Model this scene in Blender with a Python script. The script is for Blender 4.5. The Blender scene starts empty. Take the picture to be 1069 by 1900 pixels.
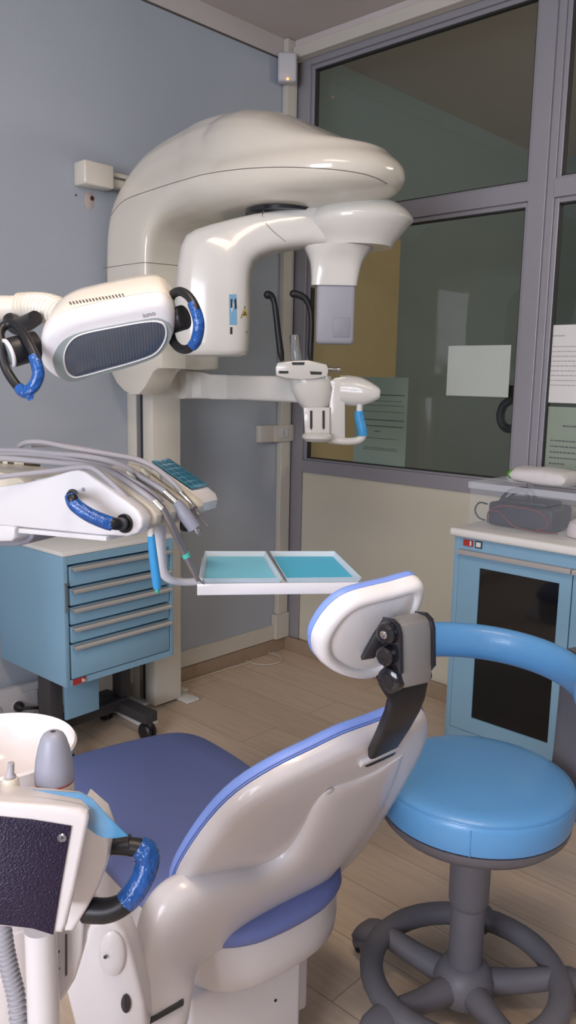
import bpy, bmesh, math, random
from mathutils import Vector, Matrix
from mathutils.bvhtree import BVHTree
from math import sin, cos, pi, radians

random.seed(4)
SC = bpy.context.scene
COL = SC.collection
V = Vector

# ------------------------------------------------------------------ camera
F = 1507.307
YAW, PIT, ROL = radians(133.21128), radians(9.35623), radians(1.10014)
CAM = V((2.774, -2.944, 1.38))
_fw = V((cos(YAW) * cos(PIT), sin(YAW) * cos(PIT), -sin(PIT)))
_rt = V((sin(YAW), -cos(YAW), 0))
_up = _rt.cross(_fw)
RT = _rt * cos(ROL) + _up * sin(ROL)
UP = -_rt * sin(ROL) + _up * cos(ROL)
FW = _fw
WH = V((cos(YAW), sin(YAW), 0))      # horizontal direction into the room
RH = V((sin(YAW), -cos(YAW), 0))
Z = V((0, 0, 1))
X = V((1, 0, 0))
Y = V((0, 1, 0))

def ray(px, py):
    return RT * ((px - 534.5) / F) - UP * ((py - 950) / F) + FW

def A(px, py, s):
    """point of the measured photograph at horizontal distance s"""
    d = ray(px, py)
    return CAM + d * (s / d.dot(WH))

def PL(px, py, q, n):
    """measured point on the plane through q with normal n"""
    d = ray(px, py)
    return CAM + d * ((q - CAM).dot(n) / d.dot(n))

def on(px, py, ax, val):
    d = ray(px, py)
    i = 'xyz'.index(ax)
    return CAM + d * ((val - CAM[i]) / d[i])

cam_d = bpy.data.cameras.new('camera')
cam = bpy.data.objects.new('camera', cam_d)
COL.objects.link(cam)
cam.matrix_world = Matrix.Translation(CAM) @ Matrix((RT, UP, -FW)).transposed().to_4x4()
cam_d.sensor_fit = 'VERTICAL'
cam_d.sensor_height = 36.0
cam_d.lens = F / 1900 * 36.0
cam_d.clip_start = 0.02
SC.camera = cam

# ------------------------------------------------------------------ materials
def mat(name, col, rough=0.4, metal=0.0, coat=0.0, var=0.0, vscale=20.0, bump=0.0, bscale=300.0,
        trans=0.0, ior=1.45, alpha=1.0, emit=None, estr=0.0, spec=0.5):
    m = bpy.data.materials.new(name)
    m.use_nodes = True
    nt = m.node_tree
    b = nt.nodes['Principled BSDF']
    b.inputs['Base Color'].default_value = (*col, 1)
    b.inputs['Roughness'].default_value = rough
    b.inputs['Metallic'].default_value = metal
    b.inputs['Coat Weight'].default_value = coat
    b.inputs['Coat Roughness'].default_value = 0.08
    b.inputs['Transmission Weight'].default_value = trans
    b.inputs['IOR'].default_value = ior
    b.inputs['Alpha'].default_value = alpha
    b.inputs['Specular IOR Level'].default_value = spec
    if emit:
        b.inputs['Emission Color'].default_value = (*emit, 1)
        b.inputs['Emission Strength'].default_value = estr
    tc = nt.nodes.new('ShaderNodeTexCoord')
    if var > 0:
        no = nt.nodes.new('ShaderNodeTexNoise')
        no.inputs['Scale'].default_value = vscale
        no.inputs['Detail'].default_value = 3
        nt.links.new(tc.outputs['Object'], no.inputs['Vector'])
        hs = nt.nodes.new('ShaderNodeMix')
        hs.data_type = 'RGBA'
        hs.inputs['A'].default_value = (*[c * (1 - var) for c in col], 1)
        hs.inputs['B'].default_value = (*[min(1, c * (1 + var)) for c in col], 1)
        nt.links.new(no.outputs['Fac'], hs.inputs['Factor'])
        nt.links.new(hs.outputs['Result'], b.inputs['Base Color'])
    if bump > 0:
        no = nt.nodes.new('ShaderNodeTexNoise')
        no.inputs['Scale'].default_value = bscale
        nt.links.new(tc.outputs['Object'], no.inputs['Vector'])
        bp = nt.nodes.new('ShaderNodeBump')
        bp.inputs['Strength'].default_value = bump
        bp.inputs['Distance'].default_value = 0.002
        nt.links.new(no.outputs['Fac'], bp.inputs['Height'])
        nt.links.new(bp.outputs['Normal'], b.inputs['Normal'])
    return m

def floor_mat():
    m = bpy.data.materials.new('wood_floor')
    m.use_nodes = True
    nt = m.node_tree
    b = nt.nodes['Principled BSDF']
    tc = nt.nodes.new('ShaderNodeTexCoord')
    mp = nt.nodes.new('ShaderNodeMapping')
    mp.inputs['Rotation'].default_value = (0, 0, 0)
    br = nt.nodes.new('ShaderNodeTexBrick')
    br.inputs['Scale'].default_value = 1.0
    br.inputs['Brick Width'].default_value = 1.1
    br.inputs['Row Height'].default_value = 0.19
    br.inputs['Mortar Size'].default_value = 0.0018
    br.inputs['Mortar Smooth'].default_value = 0.3
    br.inputs['Color1'].default_value = (0.63, 0.50, 0.38, 1)
    br.inputs['Color2'].default_value = (0.69, 0.555, 0.425, 1)
    br.inputs['Mortar'].default_value = (0.38, 0.29, 0.21, 1)
    nt.links.new(tc.outputs['Object'], mp.inputs['Vector'])
    nt.links.new(mp.outputs['Vector'], br.inputs['Vector'])
    mp2 = nt.nodes.new('ShaderNodeMapping')
    mp2.inputs['Scale'].default_value = (3, 45, 1)
    nt.links.new(tc.outputs['Object'], mp2.inputs['Vector'])
    no = nt.nodes.new('ShaderNodeTexNoise')
    no.inputs['Scale'].default_value = 1.6
    no.inputs['Detail'].default_value = 6
    nt.links.new(mp2.outputs['Vector'], no.inputs['Vector'])
    mx = nt.nodes.new('ShaderNodeMix')
    mx.data_type = 'RGBA'
    mx.blend_type = 'MULTIPLY'
    mx.inputs['Factor'].default_value = 0.38
    rmp = nt.nodes.new('ShaderNodeValToRGB')
    rmp.color_ramp.elements[0].position = 0.3
    rmp.color_ramp.elements[0].color = (0.62, 0.57, 0.52, 1)
    rmp.color_ramp.elements[1].position = 0.7
    nt.links.new(no.outputs['Fac'], rmp.inputs['Fac'])
    nt.links.new(br.outputs['Color'], mx.inputs['A'])
    nt.links.new(rmp.outputs['Color'], mx.inputs['B'])
    nt.links.new(mx.outputs['Result'], b.inputs['Base Color'])
    b.inputs['Roughness'].default_value = 0.42
    return m

def paper_mat(name, col):
    return mat(name, col, 0.8, var=0.03, vscale=8)

M = {}
M['floor'] = floor_mat()
M['wall_blue'] = mat('wall_blue', (0.42, 0.46, 0.515), 0.75, var=0.04, vscale=3, bump=0.15, bscale=180)
M['ceiling'] = mat('ceiling_paint', (0.62, 0.56, 0.53), 0.9, var=0.04, vscale=4, bump=0.1)
M['trunk'] = mat('cream_plastic_duct', (0.62, 0.585, 0.51), 0.5, var=0.03)
M['skirt'] = mat('wood_skirting', (0.36, 0.27, 0.185), 0.5, var=0.12, vscale=25)
M['alu'] = mat('grey_aluminium', (0.35, 0.34, 0.37), 0.42, metal=0.25, var=0.03)
M['gasket'] = mat('dark_gasket', (0.03, 0.03, 0.03), 0.6)
M['panel'] = mat('cream_panel', (0.66, 0.62, 0.50), 0.5, var=0.03, vscale=6)
M['backwall'] = mat('office_wall', (0.27, 0.31, 0.31), 0.8, var=0.05, vscale=2)
M['beige'] = mat('beige_laminate', (0.62, 0.46, 0.25), 0.6, var=0.04)
M['paper'] = paper_mat('white_paper', (0.78, 0.77, 0.74))
M['papergreen'] = paper_mat('grey_green_paper', (0.55, 0.60, 0.55))
M['papergrey'] = paper_mat('yellow_grey_paper', (0.58, 0.57, 0.49))
M['ink'] = mat('grey_ink', (0.16, 0.15, 0.16), 0.8)
M['inkpale'] = mat('pale_ink', (0.42, 0.40, 0.41), 0.8)
M['opg'] = mat('cream_gloss_plastic', (0.72, 0.68, 0.585), 0.22, coat=0.6, var=0.015, vscale=4)
M['opgwhite'] = mat('off_white_gloss_plastic', (0.72, 0.71, 0.66), 0.25, coat=0.5, var=0.015, vscale=4)
M['seam'] = mat('dark_seam', (0.10, 0.085, 0.07), 0.7)
M['sensor'] = mat('grey_plastic', (0.36, 0.37, 0.42), 0.4, var=0.03)
M['sensordark'] = mat('dark_grey_plastic', (0.30, 0.31, 0.36), 0.45)
M['black'] = mat('black_rubber', (0.012, 0.012, 0.014), 0.42)
M['blackgloss'] = mat('black_gloss_plastic', (0.012, 0.012, 0.016), 0.18, coat=0.4)
M['clear'] = mat('clear_acrylic', (0.92, 0.95, 0.97), 0.08, trans=0.92, ior=1.45)
M['chrome'] = mat('chrome', (0.6, 0.6, 0.6), 0.18, metal=1.0)
M['steel'] = mat('brushed_steel', (0.42, 0.41, 0.41), 0.33, metal=0.9)
M['white'] = mat('white_gloss_plastic', (0.80, 0.79, 0.80), 0.22, coat=0.5, var=0.012, vscale=5)
M['shell'] = mat('white_chair_shell', (0.61, 0.58, 0.58), 0.32, coat=0.35, var=0.015, vscale=5)
M['cream'] = mat('ivory_plastic', (0.70, 0.66, 0.55), 0.4, var=0.02)
M['bluefilm'] = mat('blue_protective_film', (0.012, 0.09, 0.34), 0.25, coat=0.4, var=0.3, vscale=45, bump=0.9, bscale=70)
for n_ in M['bluefilm'].node_tree.nodes:
    if n_.type == 'BUMP': n_.inputs['Distance'].default_value = 0.008
M['film'] = mat('clear_blue_film', (0.08, 0.34, 0.60), 0.12, coat=0.5, alpha=0.55, bump=0.9, bscale=60, var=0.3, vscale=60)
M['padfilm'] = mat('teal_film', (0.03, 0.22, 0.34), 0.18, coat=0.6, var=0.15, vscale=30, bump=0.5, bscale=60)
M['padkey'] = mat('teal_key', (0.012, 0.12, 0.21), 0.25)
M['hose'] = mat('grey_silicone_hose', (0.40, 0.385, 0.405), 0.45, var=0.03)
M['cabblue'] = mat('light_blue_enamel', (0.235, 0.42, 0.56), 0.38, var=0.025, vscale=5)
M['handle_grey'] = mat('grey_anodised_handle', (0.46, 0.44, 0.42), 0.4, metal=0.3)
M['toplam'] = mat('white_laminate', (0.78, 0.78, 0.74), 0.35)
M['frame_dark'] = mat('charcoal_metal', (0.045, 0.042, 0.045), 0.5)
M['stoolblue'] = mat('bright_blue_vinyl', (0.105, 0.31, 0.60), 0.36, coat=0.15, var=0.04, vscale=8, bump=0.12, bscale=500)
M['stoolgrey'] = mat('dark_grey_stool_plastic', (0.125, 0.12, 0.135), 0.5, var=0.05, bump=0.1)
M['chairblue'] = mat('violet_blue_vinyl', (0.13, 0.165, 0.37), 0.5, var=0.05, vscale=7, bump=0.12, bscale=500)
M['chairedge'] = mat('light_violet_blue_vinyl', (0.21, 0.33, 0.78), 0.42, var=0.03, bump=0.1, bscale=500)
M['greybody'] = mat('silver_grey_metal', (0.27, 0.265, 0.26), 0.38, metal=0.45)
M['turq'] = mat('turquoise_tray_paper', (0.22, 0.66, 0.86), 0.55, var=0.04)
M['traypl'] = mat('pale_blue_tray', (0.58, 0.70, 0.78), 0.3, coat=0.2)
M['red'] = mat('red_label', (0.42, 0.035, 0.035), 0.45)
M['labelwhite'] = mat('label_white', (0.75, 0.72, 0.66), 0.5)
M['labelblue'] = mat('label_blue', (0.20, 0.42, 0.60), 0.4)
M['yellow'] = mat('warning_yellow', (0.75, 0.53, 0.03), 0.5)
M['darkglass'] = mat('tinted_door_glass', (0.006, 0.007, 0.008), 0.06, coat=0.3)
M['greypanel'] = mat('lamp_grey_green', (0.27, 0.32, 0.31), 0.35)
M['lens'] = mat('lamp_lens', (0.10, 0.14, 0.19), 0.10, coat=0.8)
M['lamp_cream'] = mat('lamp_cream_plastic', (0.74, 0.70, 0.61), 0.24, coat=0.5)
M['bezel'] = mat('white_bezel', (0.74, 0.70, 0.69), 0.25, coat=0.4)
M['texture_black'] = mat('textured_purple_black_panel', (0.016, 0.010, 0.032), 0.38, bump=0.8, bscale=420)
M['conegrey'] = mat('grey_cone_plastic', (0.30, 0.31, 0.37), 0.4, var=0.04)
M['boxplastic'] = mat('cloudy_clear_plastic', (0.80, 0.84, 0.90), 0.2, alpha=0.065)
M['boxrim'] = mat('cloudy_box_rim', (0.80, 0.84, 0.90), 0.25, alpha=0.28)
M['gadget'] = mat('dark_device_plastic', (0.030, 0.032, 0.05), 0.5, var=0.3, vscale=40)
M['redwire'] = mat('dark_red_wire', (0.17, 0.035, 0.04), 0.5)
M['blackwire'] = mat('black_wire', (0.02, 0.02, 0.02), 0.5)
M['wipes'] = mat('white_wrapper', (0.72, 0.69, 0.68), 0.3, var=0.05, vscale=30, bump=0.5, bscale=50)
M['green'] = mat('leaf_green_print', (0.10, 0.42, 0.03), 0.4)
M['brown'] = mat('brown_rubber', (0.10, 0.085, 0.05), 0.5, var=0.3, vscale=40)
M['led'] = mat('orange_led', (0.9, 0.2, 0.05), 0.5, emit=(1, 0.25, 0.05), estr=3)
M['mint'] = mat('mint_ring', (0.08, 0.55, 0.42), 0.4)
M['sleeveblue'] = mat('sky_blue_sleeve', (0.05, 0.33, 0.68), 0.4, var=0.1, vscale=60)
M['ceramic'] = mat('white_ceramic', (0.82, 0.77, 0.76), 0.12, coat=0.6)
M['plaster'] = mat('bare_plaster', (0.52, 0.44, 0.40), 0.9)
M['rust'] = mat('dark_rust', (0.06, 0.02, 0.012), 0.8)
M['socket'] = mat('white_socket_plastic', (0.62, 0.61, 0.62), 0.4)
M['clothwhite'] = mat('white_cloth', (0.62, 0.56, 0.57), 0.9, bump=0.4, bscale=40)

def glass_mat():
    m = bpy.data.materials.new('partition_glass')
    m.use_nodes = True
    nt = m.node_tree
    nt.nodes.clear()
    out = nt.nodes.new('ShaderNodeOutputMaterial')
    tr = nt.nodes.new('ShaderNodeBsdfTransparent')
    tr.inputs['Color'].default_value = (0.86, 0.90, 0.88, 1)
    gl = nt.nodes.new('ShaderNodeBsdfGlossy')
    gl.inputs['Roughness'].default_value = 0.02
    fr = nt.nodes.new('ShaderNodeFresnel')
    fr.inputs['IOR'].default_value = 1.5
    mx = nt.nodes.new('ShaderNodeMixShader')
    ge = nt.nodes.new('ShaderNodeNewGeometry')      # only the outer faces of the pane mirror
    inv = nt.nodes.new('ShaderNodeMath'); inv.operation = 'SUBTRACT'; inv.inputs[0].default_value = 1
    mu = nt.nodes.new('ShaderNodeMath'); mu.operation = 'MULTIPLY'
    nt.links.new(ge.outputs['Backfacing'], inv.inputs[1])
    nt.links.new(fr.outputs[0], mu.inputs[0]); nt.links.new(inv.outputs[0], mu.inputs[1])
    nt.links.new(mu.outputs[0], mx.inputs[0])
    nt.links.new(tr.outputs[0], mx.inputs[1])
    nt.links.new(gl.outputs[0], mx.inputs[2])
    nt.links.new(mx.outputs[0], out.inputs[0])
    return m
M['glass'] = glass_mat()

# ------------------------------------------------------------------ object helpers
def root_of(o):
    while o.parent:
        o = o.parent
    return o

def world_loc(o):
    v = V((0, 0, 0))
    while o:
        v += o.location
        o = o.parent
    return v

def obj(name, bm, m, parent=None, smooth=True, angle=35, label=None):
    """links a bmesh built in room coordinates as one mesh object"""
    bmesh.ops.recalc_face_normals(bm, faces=bm.faces[:])
    me = bpy.data.meshes.new(name)
    if parent is not None:
        off = world_loc(parent)
        bmesh.ops.translate(bm, verts=bm.verts[:], vec=-off)
        bm.to_mesh(me)
        o = bpy.data.objects.new(name, me)
        o.parent = parent
    else:
        lo = V((min(v.co[i] for v in bm.verts) for i in range(3)))
        hi = V((max(v.co[i] for v in bm.verts) for i in range(3)))
        c = V(((lo.x + hi.x) / 2, (lo.y + hi.y) / 2, lo.z))
        bmesh.ops.translate(bm, verts=bm.verts[:], vec=-c)
        bm.to_mesh(me)
        o = bpy.data.objects.new(name, me)
        o.location = c
    bm.free()
    if isinstance(m, str):
        m = M[m]
    me.materials.append(m)
    if smooth:
        me.shade_smooth()
        me.set_sharp_from_angle(angle=radians(angle))
    COL.objects.link(o)
    if label:
        o['label'] = label
    return o

def tag(o, label, cat, group=None, kind=None):
    o['label'] = label
    o['category'] = cat
    if group:
        o['group'] = group
    if kind:
        o['kind'] = kind
    return o

def thing(name, label, cat, loc, group=None):
    o = bpy.data.objects.new(name, None)
    o.empty_display_size = 0.05
    o.location = V(loc)
    COL.objects.link(o)
    return tag(o, label, cat, group)

def struct(name, bm, m, parent=None, smooth=False):
    o = obj(name, bm, m, parent, smooth=smooth)
    if parent is None:
        o['kind'] = 'structure'
    return o

NB = bmesh.new

def sharp_bevel(bm, verts, w, seg=2, ang=30):
    if w <= 0:
        return
    vs = set(verts)
    es = [e for e in bm.edges if e.verts[0] in vs and e.verts[1] in vs and len(e.link_faces) == 2
          and e.calc_face_angle(0) > radians(ang)]
    if es:
        bmesh.ops.bevel(bm, geom=es, offset=w, offset_type='OFFSET', segments=seg, profile=0.5, affect='EDGES', clamp_overlap=True)

def hexa(bm, p, bev=0.0, seg=2):
    """8 points: 4 of one face, then the matching 4"""
    vs = [bm.verts.new(q) for q in p]
    for f in ((0, 1, 2, 3), (7, 6, 5, 4), (0, 4, 5, 1), (1, 5, 6, 2), (2, 6, 7, 3), (3, 7, 4, 0)):
        bm.faces.new([vs[i] for i in f])
    bmesh.ops.recalc_face_normals(bm, faces=list({f for v in vs for f in v.link_faces}))
    sharp_bevel(bm, vs, bev, seg)

def box(bm, lo, hi, bev=0.0, seg=2):
    x0, y0, z0 = lo
    x1, y1, z1 = hi
    hexa(bm, [V(q) for q in ((x0, y0, z0), (x1, y0, z0), (x1, y1, z0), (x0, y1, z0),
                             (x0, y0, z1), (x1, y0, z1), (x1, y1, z1), (x0, y1, z1))], bev, seg)

def obox(bm, c, ax, ay, az, h, bev=0.0, seg=2):
    """oriented box: centre, unit axes, half sizes"""
    c = V(c)
    ax, ay, az = ax * h[0], ay * h[1], az * h[2]
    hexa(bm, [c - ax - ay - az, c + ax - ay - az, c + ax + ay - az, c - ax + ay - az,
              c - ax - ay + az, c + ax - ay + az, c + ax + ay + az, c - ax + ay + az], bev, seg)

def prism(bm, pts, vec, bev=0.0, seg=2, ang=30):
    vec = V(vec)
    a = [bm.verts.new(p) for p in pts]
    b = [bm.verts.new(V(p) + vec) for p in pts]
    n = len(pts)
    fs = [bm.faces.new(a), bm.faces.new(b[::-1])]
    for i in range(n):
        j = (i + 1) % n
        fs.append(bm.faces.new((a[i], b[i], b[j], a[j])))
    bmesh.ops.recalc_face_normals(bm, faces=fs)
    if bev > 0:
        es = [e for e in fs[0].edges] + [e for e in fs[1].edges]
        bmesh.ops.bevel(bm, geom=es, offset=bev, offset_type='OFFSET', segments=seg, profile=0.5, affect='EDGES', clamp_overlap=True)

def loft(bm, rings, cap=True, closed=True):
    vr = [[bm.verts.new(p) for p in r] for r in rings]
    n = len(rings[0])
    for a, b in zip(vr, vr[1:]):
        for i in range(n if closed else n - 1):
            j = (i + 1) % n
            try:
                bm.faces.new((a[i], a[j], b[j], b[i]))
            except ValueError:
                pass
    if cap:
        for r in (vr[0], vr[-1][::-1]):
            try:
                bm.faces.new(r)
            except ValueError:
                pass

def spow(c, p):
    return math.copysign(abs(c) ** p, c)

def ring(c, ax, ay, rx, ry, n=28, p=2.0):
    return [c + ax * (rx * spow(cos(t), 2 / p)) + ay * (ry * spow(sin(t), 2 / p))
            for t in (2 * pi * i / n for i in range(n))]

def smooth_pts(pts, sub=6, closed=False):
    pts = [V(p) for p in pts]
    n = len(pts)
    out = []
    rng = range(n) if closed else range(n - 1)
    for i in rng:
        if closed:
            p0, p1, p2, p3 = pts[(i - 1) % n], pts[i], pts[(i + 1) % n], pts[(i + 2) % n]
        else:
            p0, p1, p2, p3 = pts[max(i - 1, 0)], pts[i], pts[i + 1], pts[min(i + 2, n - 1)]
        for k in range(sub):
            t = k / sub
            out.append(0.5 * ((2 * p1) + (p2 - p0) * t + (2 * p0 - 5 * p1 + 4 * p2 - p3) * t * t
                              + (3 * p1 - p0 - 3 * p2 + p3) * t ** 3))
    if not closed:
        out.append(pts[-1])
    return out

def smooth_vals(vals, sub=6):
    out = []
    for a, b in zip(vals, vals[1:]):
        out += [a + (b - a) * k / sub for k in range(sub)]
    out.append(vals[-1])
    return out

def tube(bm, pts, r, n=12, sub=6, closed=False, flat=None, cap=True, round_end=False):
    """round tube along pts; r a number or one per point; flat=(axis, factor) stretches it along a fixed axis"""
    if not isinstance(r, (list, tuple)):
        r = [r] * len(pts)
    if closed:
        r = list(r) + [r[0]]
        rr = smooth_vals(r, sub)[:-1]
    else:
        rr = smooth_vals(r, sub)
    P = smooth_pts(pts, sub, closed)
    if round_end and not closed:
        d0, d1 = (P[0] - P[1]).normalized(), (P[-1] - P[-2]).normalized()
        P = [P[0] + d0 * rr[0] * 0.9, P[0] + d0 * rr[0] * 0.55] + P + [P[-1] + d1 * rr[-1] * 0.55, P[-1] + d1 * rr[-1] * 0.9]
        rr = [rr[0] * 0.4, rr[0] * 0.83] + rr + [rr[-1] * 0.83, rr[-1] * 0.4]
    m = len(P)
    T = []
    for i in range(m):
        a = P[(i - 1) % m] if closed else P[max(i - 1, 0)]
        b = P[(i + 1) % m] if closed else P[min(i + 1, m - 1)]
        t = b - a
        T.append(t.normalized() if t.length > 1e-9 else V((0, 0, 1)))
    nrm = T[0].orthogonal().normalized()
    rings = []
    for i in range(m):
        nrm = (nrm - T[i] * nrm.dot(T[i]))
        nrm = nrm.normalized() if nrm.length > 1e-9 else T[i].orthogonal().normalized()
        bn = T[i].cross(nrm)
        rg = []
        for k in range(n):
            t = 2 * pi * k / n
            d = nrm * cos(t) + bn * sin(t)
            if flat:
                fa, ff = flat
                d = d + fa * (d.dot(fa) * (ff - 1))
            rg.append(P[i] + d * rr[i])
        rings.append(rg)
    if closed:
        rings.append(rings[0])
        vr = [[bm.verts.new(p) for p in r_] for r_ in rings[:-1]]
        # close with the best matching rotation
        a, b = vr[-1], vr[0]
        best = min(range(n), key=lambda q: sum((a[i].co - b[(i + q) % n].co).length for i in range(n)))
        for p, q in zip(vr, vr[1:]):
            for i in range(n):
                j = (i + 1) % n
                bm.faces.new((p[i], p[j], q[j], q[i]))
        for i in range(n):
            j = (i + 1) % n
            bm.faces.new((a[i], a[j], b[(j + best) % n], b[(i + best) % n]))
    else:
        loft(bm, rings, cap)

def frame_of(axis):
    axis = axis.normalized()
    a = axis.orthogonal().normalized()
    return a, axis.cross(a), axis

def lathe(bm, c, axis, prof, n=32, cap=True):
    """prof: list of (radius, height along axis)"""
    c = V(c)
    a, b, ax = frame_of(V(axis))
    loft(bm, [[c + ax * h + (a * cos(2 * pi * k / n) + b * sin(2 * pi * k / n)) * max(r, 1e-4) for k in range(n)]
              for r, h in prof], cap)

def cyl(bm, p, q, r, n=20, bev=0.0):
    p, q = V(p), V(q)
    L = (q - p).length
    if bev:
        prof = [(r - bev, 0), (r - bev * .3, bev * .3), (r, bev), (r, L - bev), (r - bev * .3, L - bev * .3), (r - bev, L)]
    else:
        prof = [(r, 0), (r, L)]
    lathe(bm, p, q - p, prof, n)

def dome(bm, pts, n, prof, c=None):
    """rings of an outline shrunk towards its centre and raised along n: prof = (scale, offset)"""
    c = c or sum((V(p) for p in pts), V((0, 0, 0))) / len(pts)
    loft(bm, [[c + (V(p) - c) * s + n * h for p in pts] for s, h in prof], True)

def poly(bm, pts):
    bm.faces.new([bm.verts.new(p) for p in pts])

def text_into(bm, body, size, origin, ux, uy, thick=0.0004):
    cu = bpy.data.curves.new('t', 'FONT')
    cu.body = body
    cu.size = size
    cu.align_x = 'LEFT'
    cu.resolution_u = 3
    o = bpy.data.objects.new('t', cu)
    COL.objects.link(o)
    dg = bpy.context.evaluated_depsgraph_get()
    me = bpy.data.meshes.new_from_object(o.evaluated_get(dg))
    mw = Matrix((ux, uy, ux.cross(uy))).transposed().to_4x4()
    mw.translation = origin
    me.transform(mw)
    bm.from_mesh(me)
    bpy.data.objects.remove(o)
    bpy.data.curves.remove(cu)
    bpy.data.meshes.remove(me)

def densify(*pts):
    out = smooth_pts([V((a, b, 0)) for a, b in pts], 7)
    return [(p.x, p.y) for p in out]

def bvh_of(o):
    me = o.data
    off = world_loc(o)
    return BVHTree.FromPolygons([v.co + off for v in me.vertices], [p.vertices[:] for p in me.polygons])

def stick(px, py, tree, off=0.0008, fallback=1.5):
    """the point of a surface seen at a measured spot, lifted a hair off it"""
    d = ray(px, py).normalized()
    h = tree.ray_cast(CAM, d)
    if h[0] is None:
        return A(px, py, fallback)
    n = h[1] if h[1].dot(d) < 0 else -h[1]
    return h[0] + n * off

# =================================================================== ROOM
H = 2.9
XR, YB = 4.6, -5.2
YO = 2.6           # the office behind the glass ends here
bm = NB(); box(bm, (-0.12, YB - 0.12, -0.08), (XR + 0.12, YO + 0.12, 0)); struct('floor', bm, 'floor')
bm = NB(); box(bm, (-0.12, YB - 0.12, H), (XR + 0.12, YO + 0.12, H + 0.08)); struct('ceiling', bm, 'ceiling')
bm = NB(); box(bm, (-0.12, YB, 0), (0, 0.06, 2.81)); struct('wall_left', bm, 'wall_blue')
bm = NB(); box(bm, (-0.12, YB, 2.812), (-0.002, 0.06, H)); struct('trim_1', bm, 'ceiling')
bm = NB(); box(bm, (-0.02, YB, 2.806), (0.002, -0.06, 2.814)); struct('trim_2', bm, 'seam')
bm = NB(); box(bm, (-0.12, YB - 0.12, 0), (XR + 0.12, YB, H)); struct('wall_back', bm, 'wall_blue')
bm = NB(); box(bm, (XR, YB, 0), (XR + 0.12, YO, H)); struct('wall_right', bm, 'wall_blue')
bm = NB(); box(bm, (-0.12, YO, 0), (XR + 0.12, YO + 0.12, H)); struct('wall_office_back', bm, 'backwall')
bm = NB(); box(bm, (-0.12, 0.06, 0), (0, YO, H)); struct('wall_office_left', bm, 'backwall')

# skirting and cable ducts
bm = NB(); box(bm, (0, YB, 0), (0.014, 0, 0.067), 0.003); struct('baseboard_left', bm, 'skirt')
bm = NB(); box(bm, (0.014, -0.016, 0), (2.7, 0, 0.07), 0.003); struct('baseboard_front', bm, 'skirt')
bm = NB(); box(bm, (0, YB, 0.072), (0.022, -0.09, 0.145), 0.003); struct('trim_3', bm, 'trunk')
bm = NB(); box(bm, (0, -0.082, 0.2), (0.03, -0.012, 2.897), 0.004); struct('trim_4', bm, 'trunk')
bm = NB(); box(bm, (0, -0.1, 0.072), (0.036, -0.004, 0.2), 0.004); struct('trim_5', bm, 'trunk')
bm = NB(); box(bm, (0.032, -0.05, 2.815), (3.4, 0.0, 2.865), 0.004); struct('trim_6', bm, 'trunk')
bm = NB(); box(bm, (0.0, -0.03, 2.868), (3.4, 0.0, 2.8995), 0.002); struct('trim_7', bm, 'ceiling')

# glazed partition
def bar(lo, hi, name):
    bm = NB(); box(bm, lo, hi, 0.002); return struct(name, bm, 'alu')
y0, y1 = 0.0, 0.06
bar((0.0, y0, 0.07), (0.092, y1, 2.815), 'trim_8')
bar((0.092, y0, 0.925), (1.219, y1, 0.985), 'trim_9')
bar((1.219, y0 - 0.004, 0.07), (1.288, y1, 2.86), 'trim_10')
bar((0.092, y0, 2.055), (1.219, y1, 2.122), 'trim_11')
bar((0.092, y0 + .002, 2.79), (3.4, y1, 2.86), 'trim_12')
bar((1.288, y0 + 0.006, 0.07), (1.318, y1, 2.79), 'trim_13')
bar((1.318, y0, 2.055), (2.6, y1, 2.122), 'trim_14')
bar((2.6, y0, 0.0), (3.4, y1, 2.79), 'trim_15')
bm = NB(); box(bm, (3.4, 0.0, 0), (XR, 0.12, H)); struct('wall_front', bm, 'wall_blue')
bm = NB(); box(bm, (0.094, 0.01, 0.07), (1.217, 0.05, 0.924)); struct('wall_partition_panel', bm, 'panel')
bm = NB(); box(bm, (1.32, 0.01, 0.07), (2.6, 0.05, 0.924)); struct('wall_partition_panel_right', bm, 'panel')
bar((1.318, y0, 0.925), (2.6, y1, 0.985), 'trim_16')

def window(name, x0, x1, z0, z1):
    """inner glazing frame with gasket and its pane"""
    bm = NB()
    f = 0.018
    for lo, hi in (((x0, 0.014, z0), (x0 + f, 0.05, z1)), ((x1 - f, 0.014, z0), (x1, 0.05, z1)),
                   ((x0 + f, 0.014, z0), (x1 - f, 0.05, z0 + f * .5)), ((x0 + f, 0.014, z1 - f), (x1 - f, 0.05, z1))):
        box(bm, lo, hi, 0.002)
    w = struct(name, bm, 'alu')
    bm = NB()
    g = 0.005
    for lo, hi in (((x0 + f, 0.02, z0 + f * .5), (x0 + f + g, 0.044, z1 - f)), ((x1 - f - g, 0.02, z0 + f * .5), (x1 - f, 0.044, z1 - f)),
                   ((x0 + f, 0.02, z0 + f * .5), (x1 - f, 0.044, z0 + f * .5 + g)), ((x0 + f, 0.02, z1 - f - g), (x1 - f, 0.044, z1 - f))):
        box(bm, lo, hi)
    obj('gasket', bm, 'gasket', w, smooth=False)
    bm = NB(); box(bm, (x0 + f, 0.030, z0 + f * .5), (x1 - f, 0.034, z1 - f))
    obj('pane', bm, 'glass', w, smooth=False)
    return w
window('window_1', 0.092, 1.219, 0.985, 2.055)
window('window_2', 0.092, 1.219, 2.122, 2.79)
window('window_3', 1.318, 2.6, 0.985, 2.055)
window('window_4', 1.318, 2.6, 2.122, 2.79)

# office behind the glass
t = thing('office_cupboard', 'tall beige cupboard standing behind the glass partition at left', 'cupboard', (0.03, 0.43, 0))
bm = NB(); box(bm, (0.001, 0.066, 0.0), (0.05, 0.80, 2.14), 0.004); obj('carcass', bm, 'beige', t)
bm = NB(); box(bm, (0.0505, 0.07, 0.06), (0.066, 0.79, 2.13), 0.003); obj('door', bm, 'beige', t)

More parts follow.
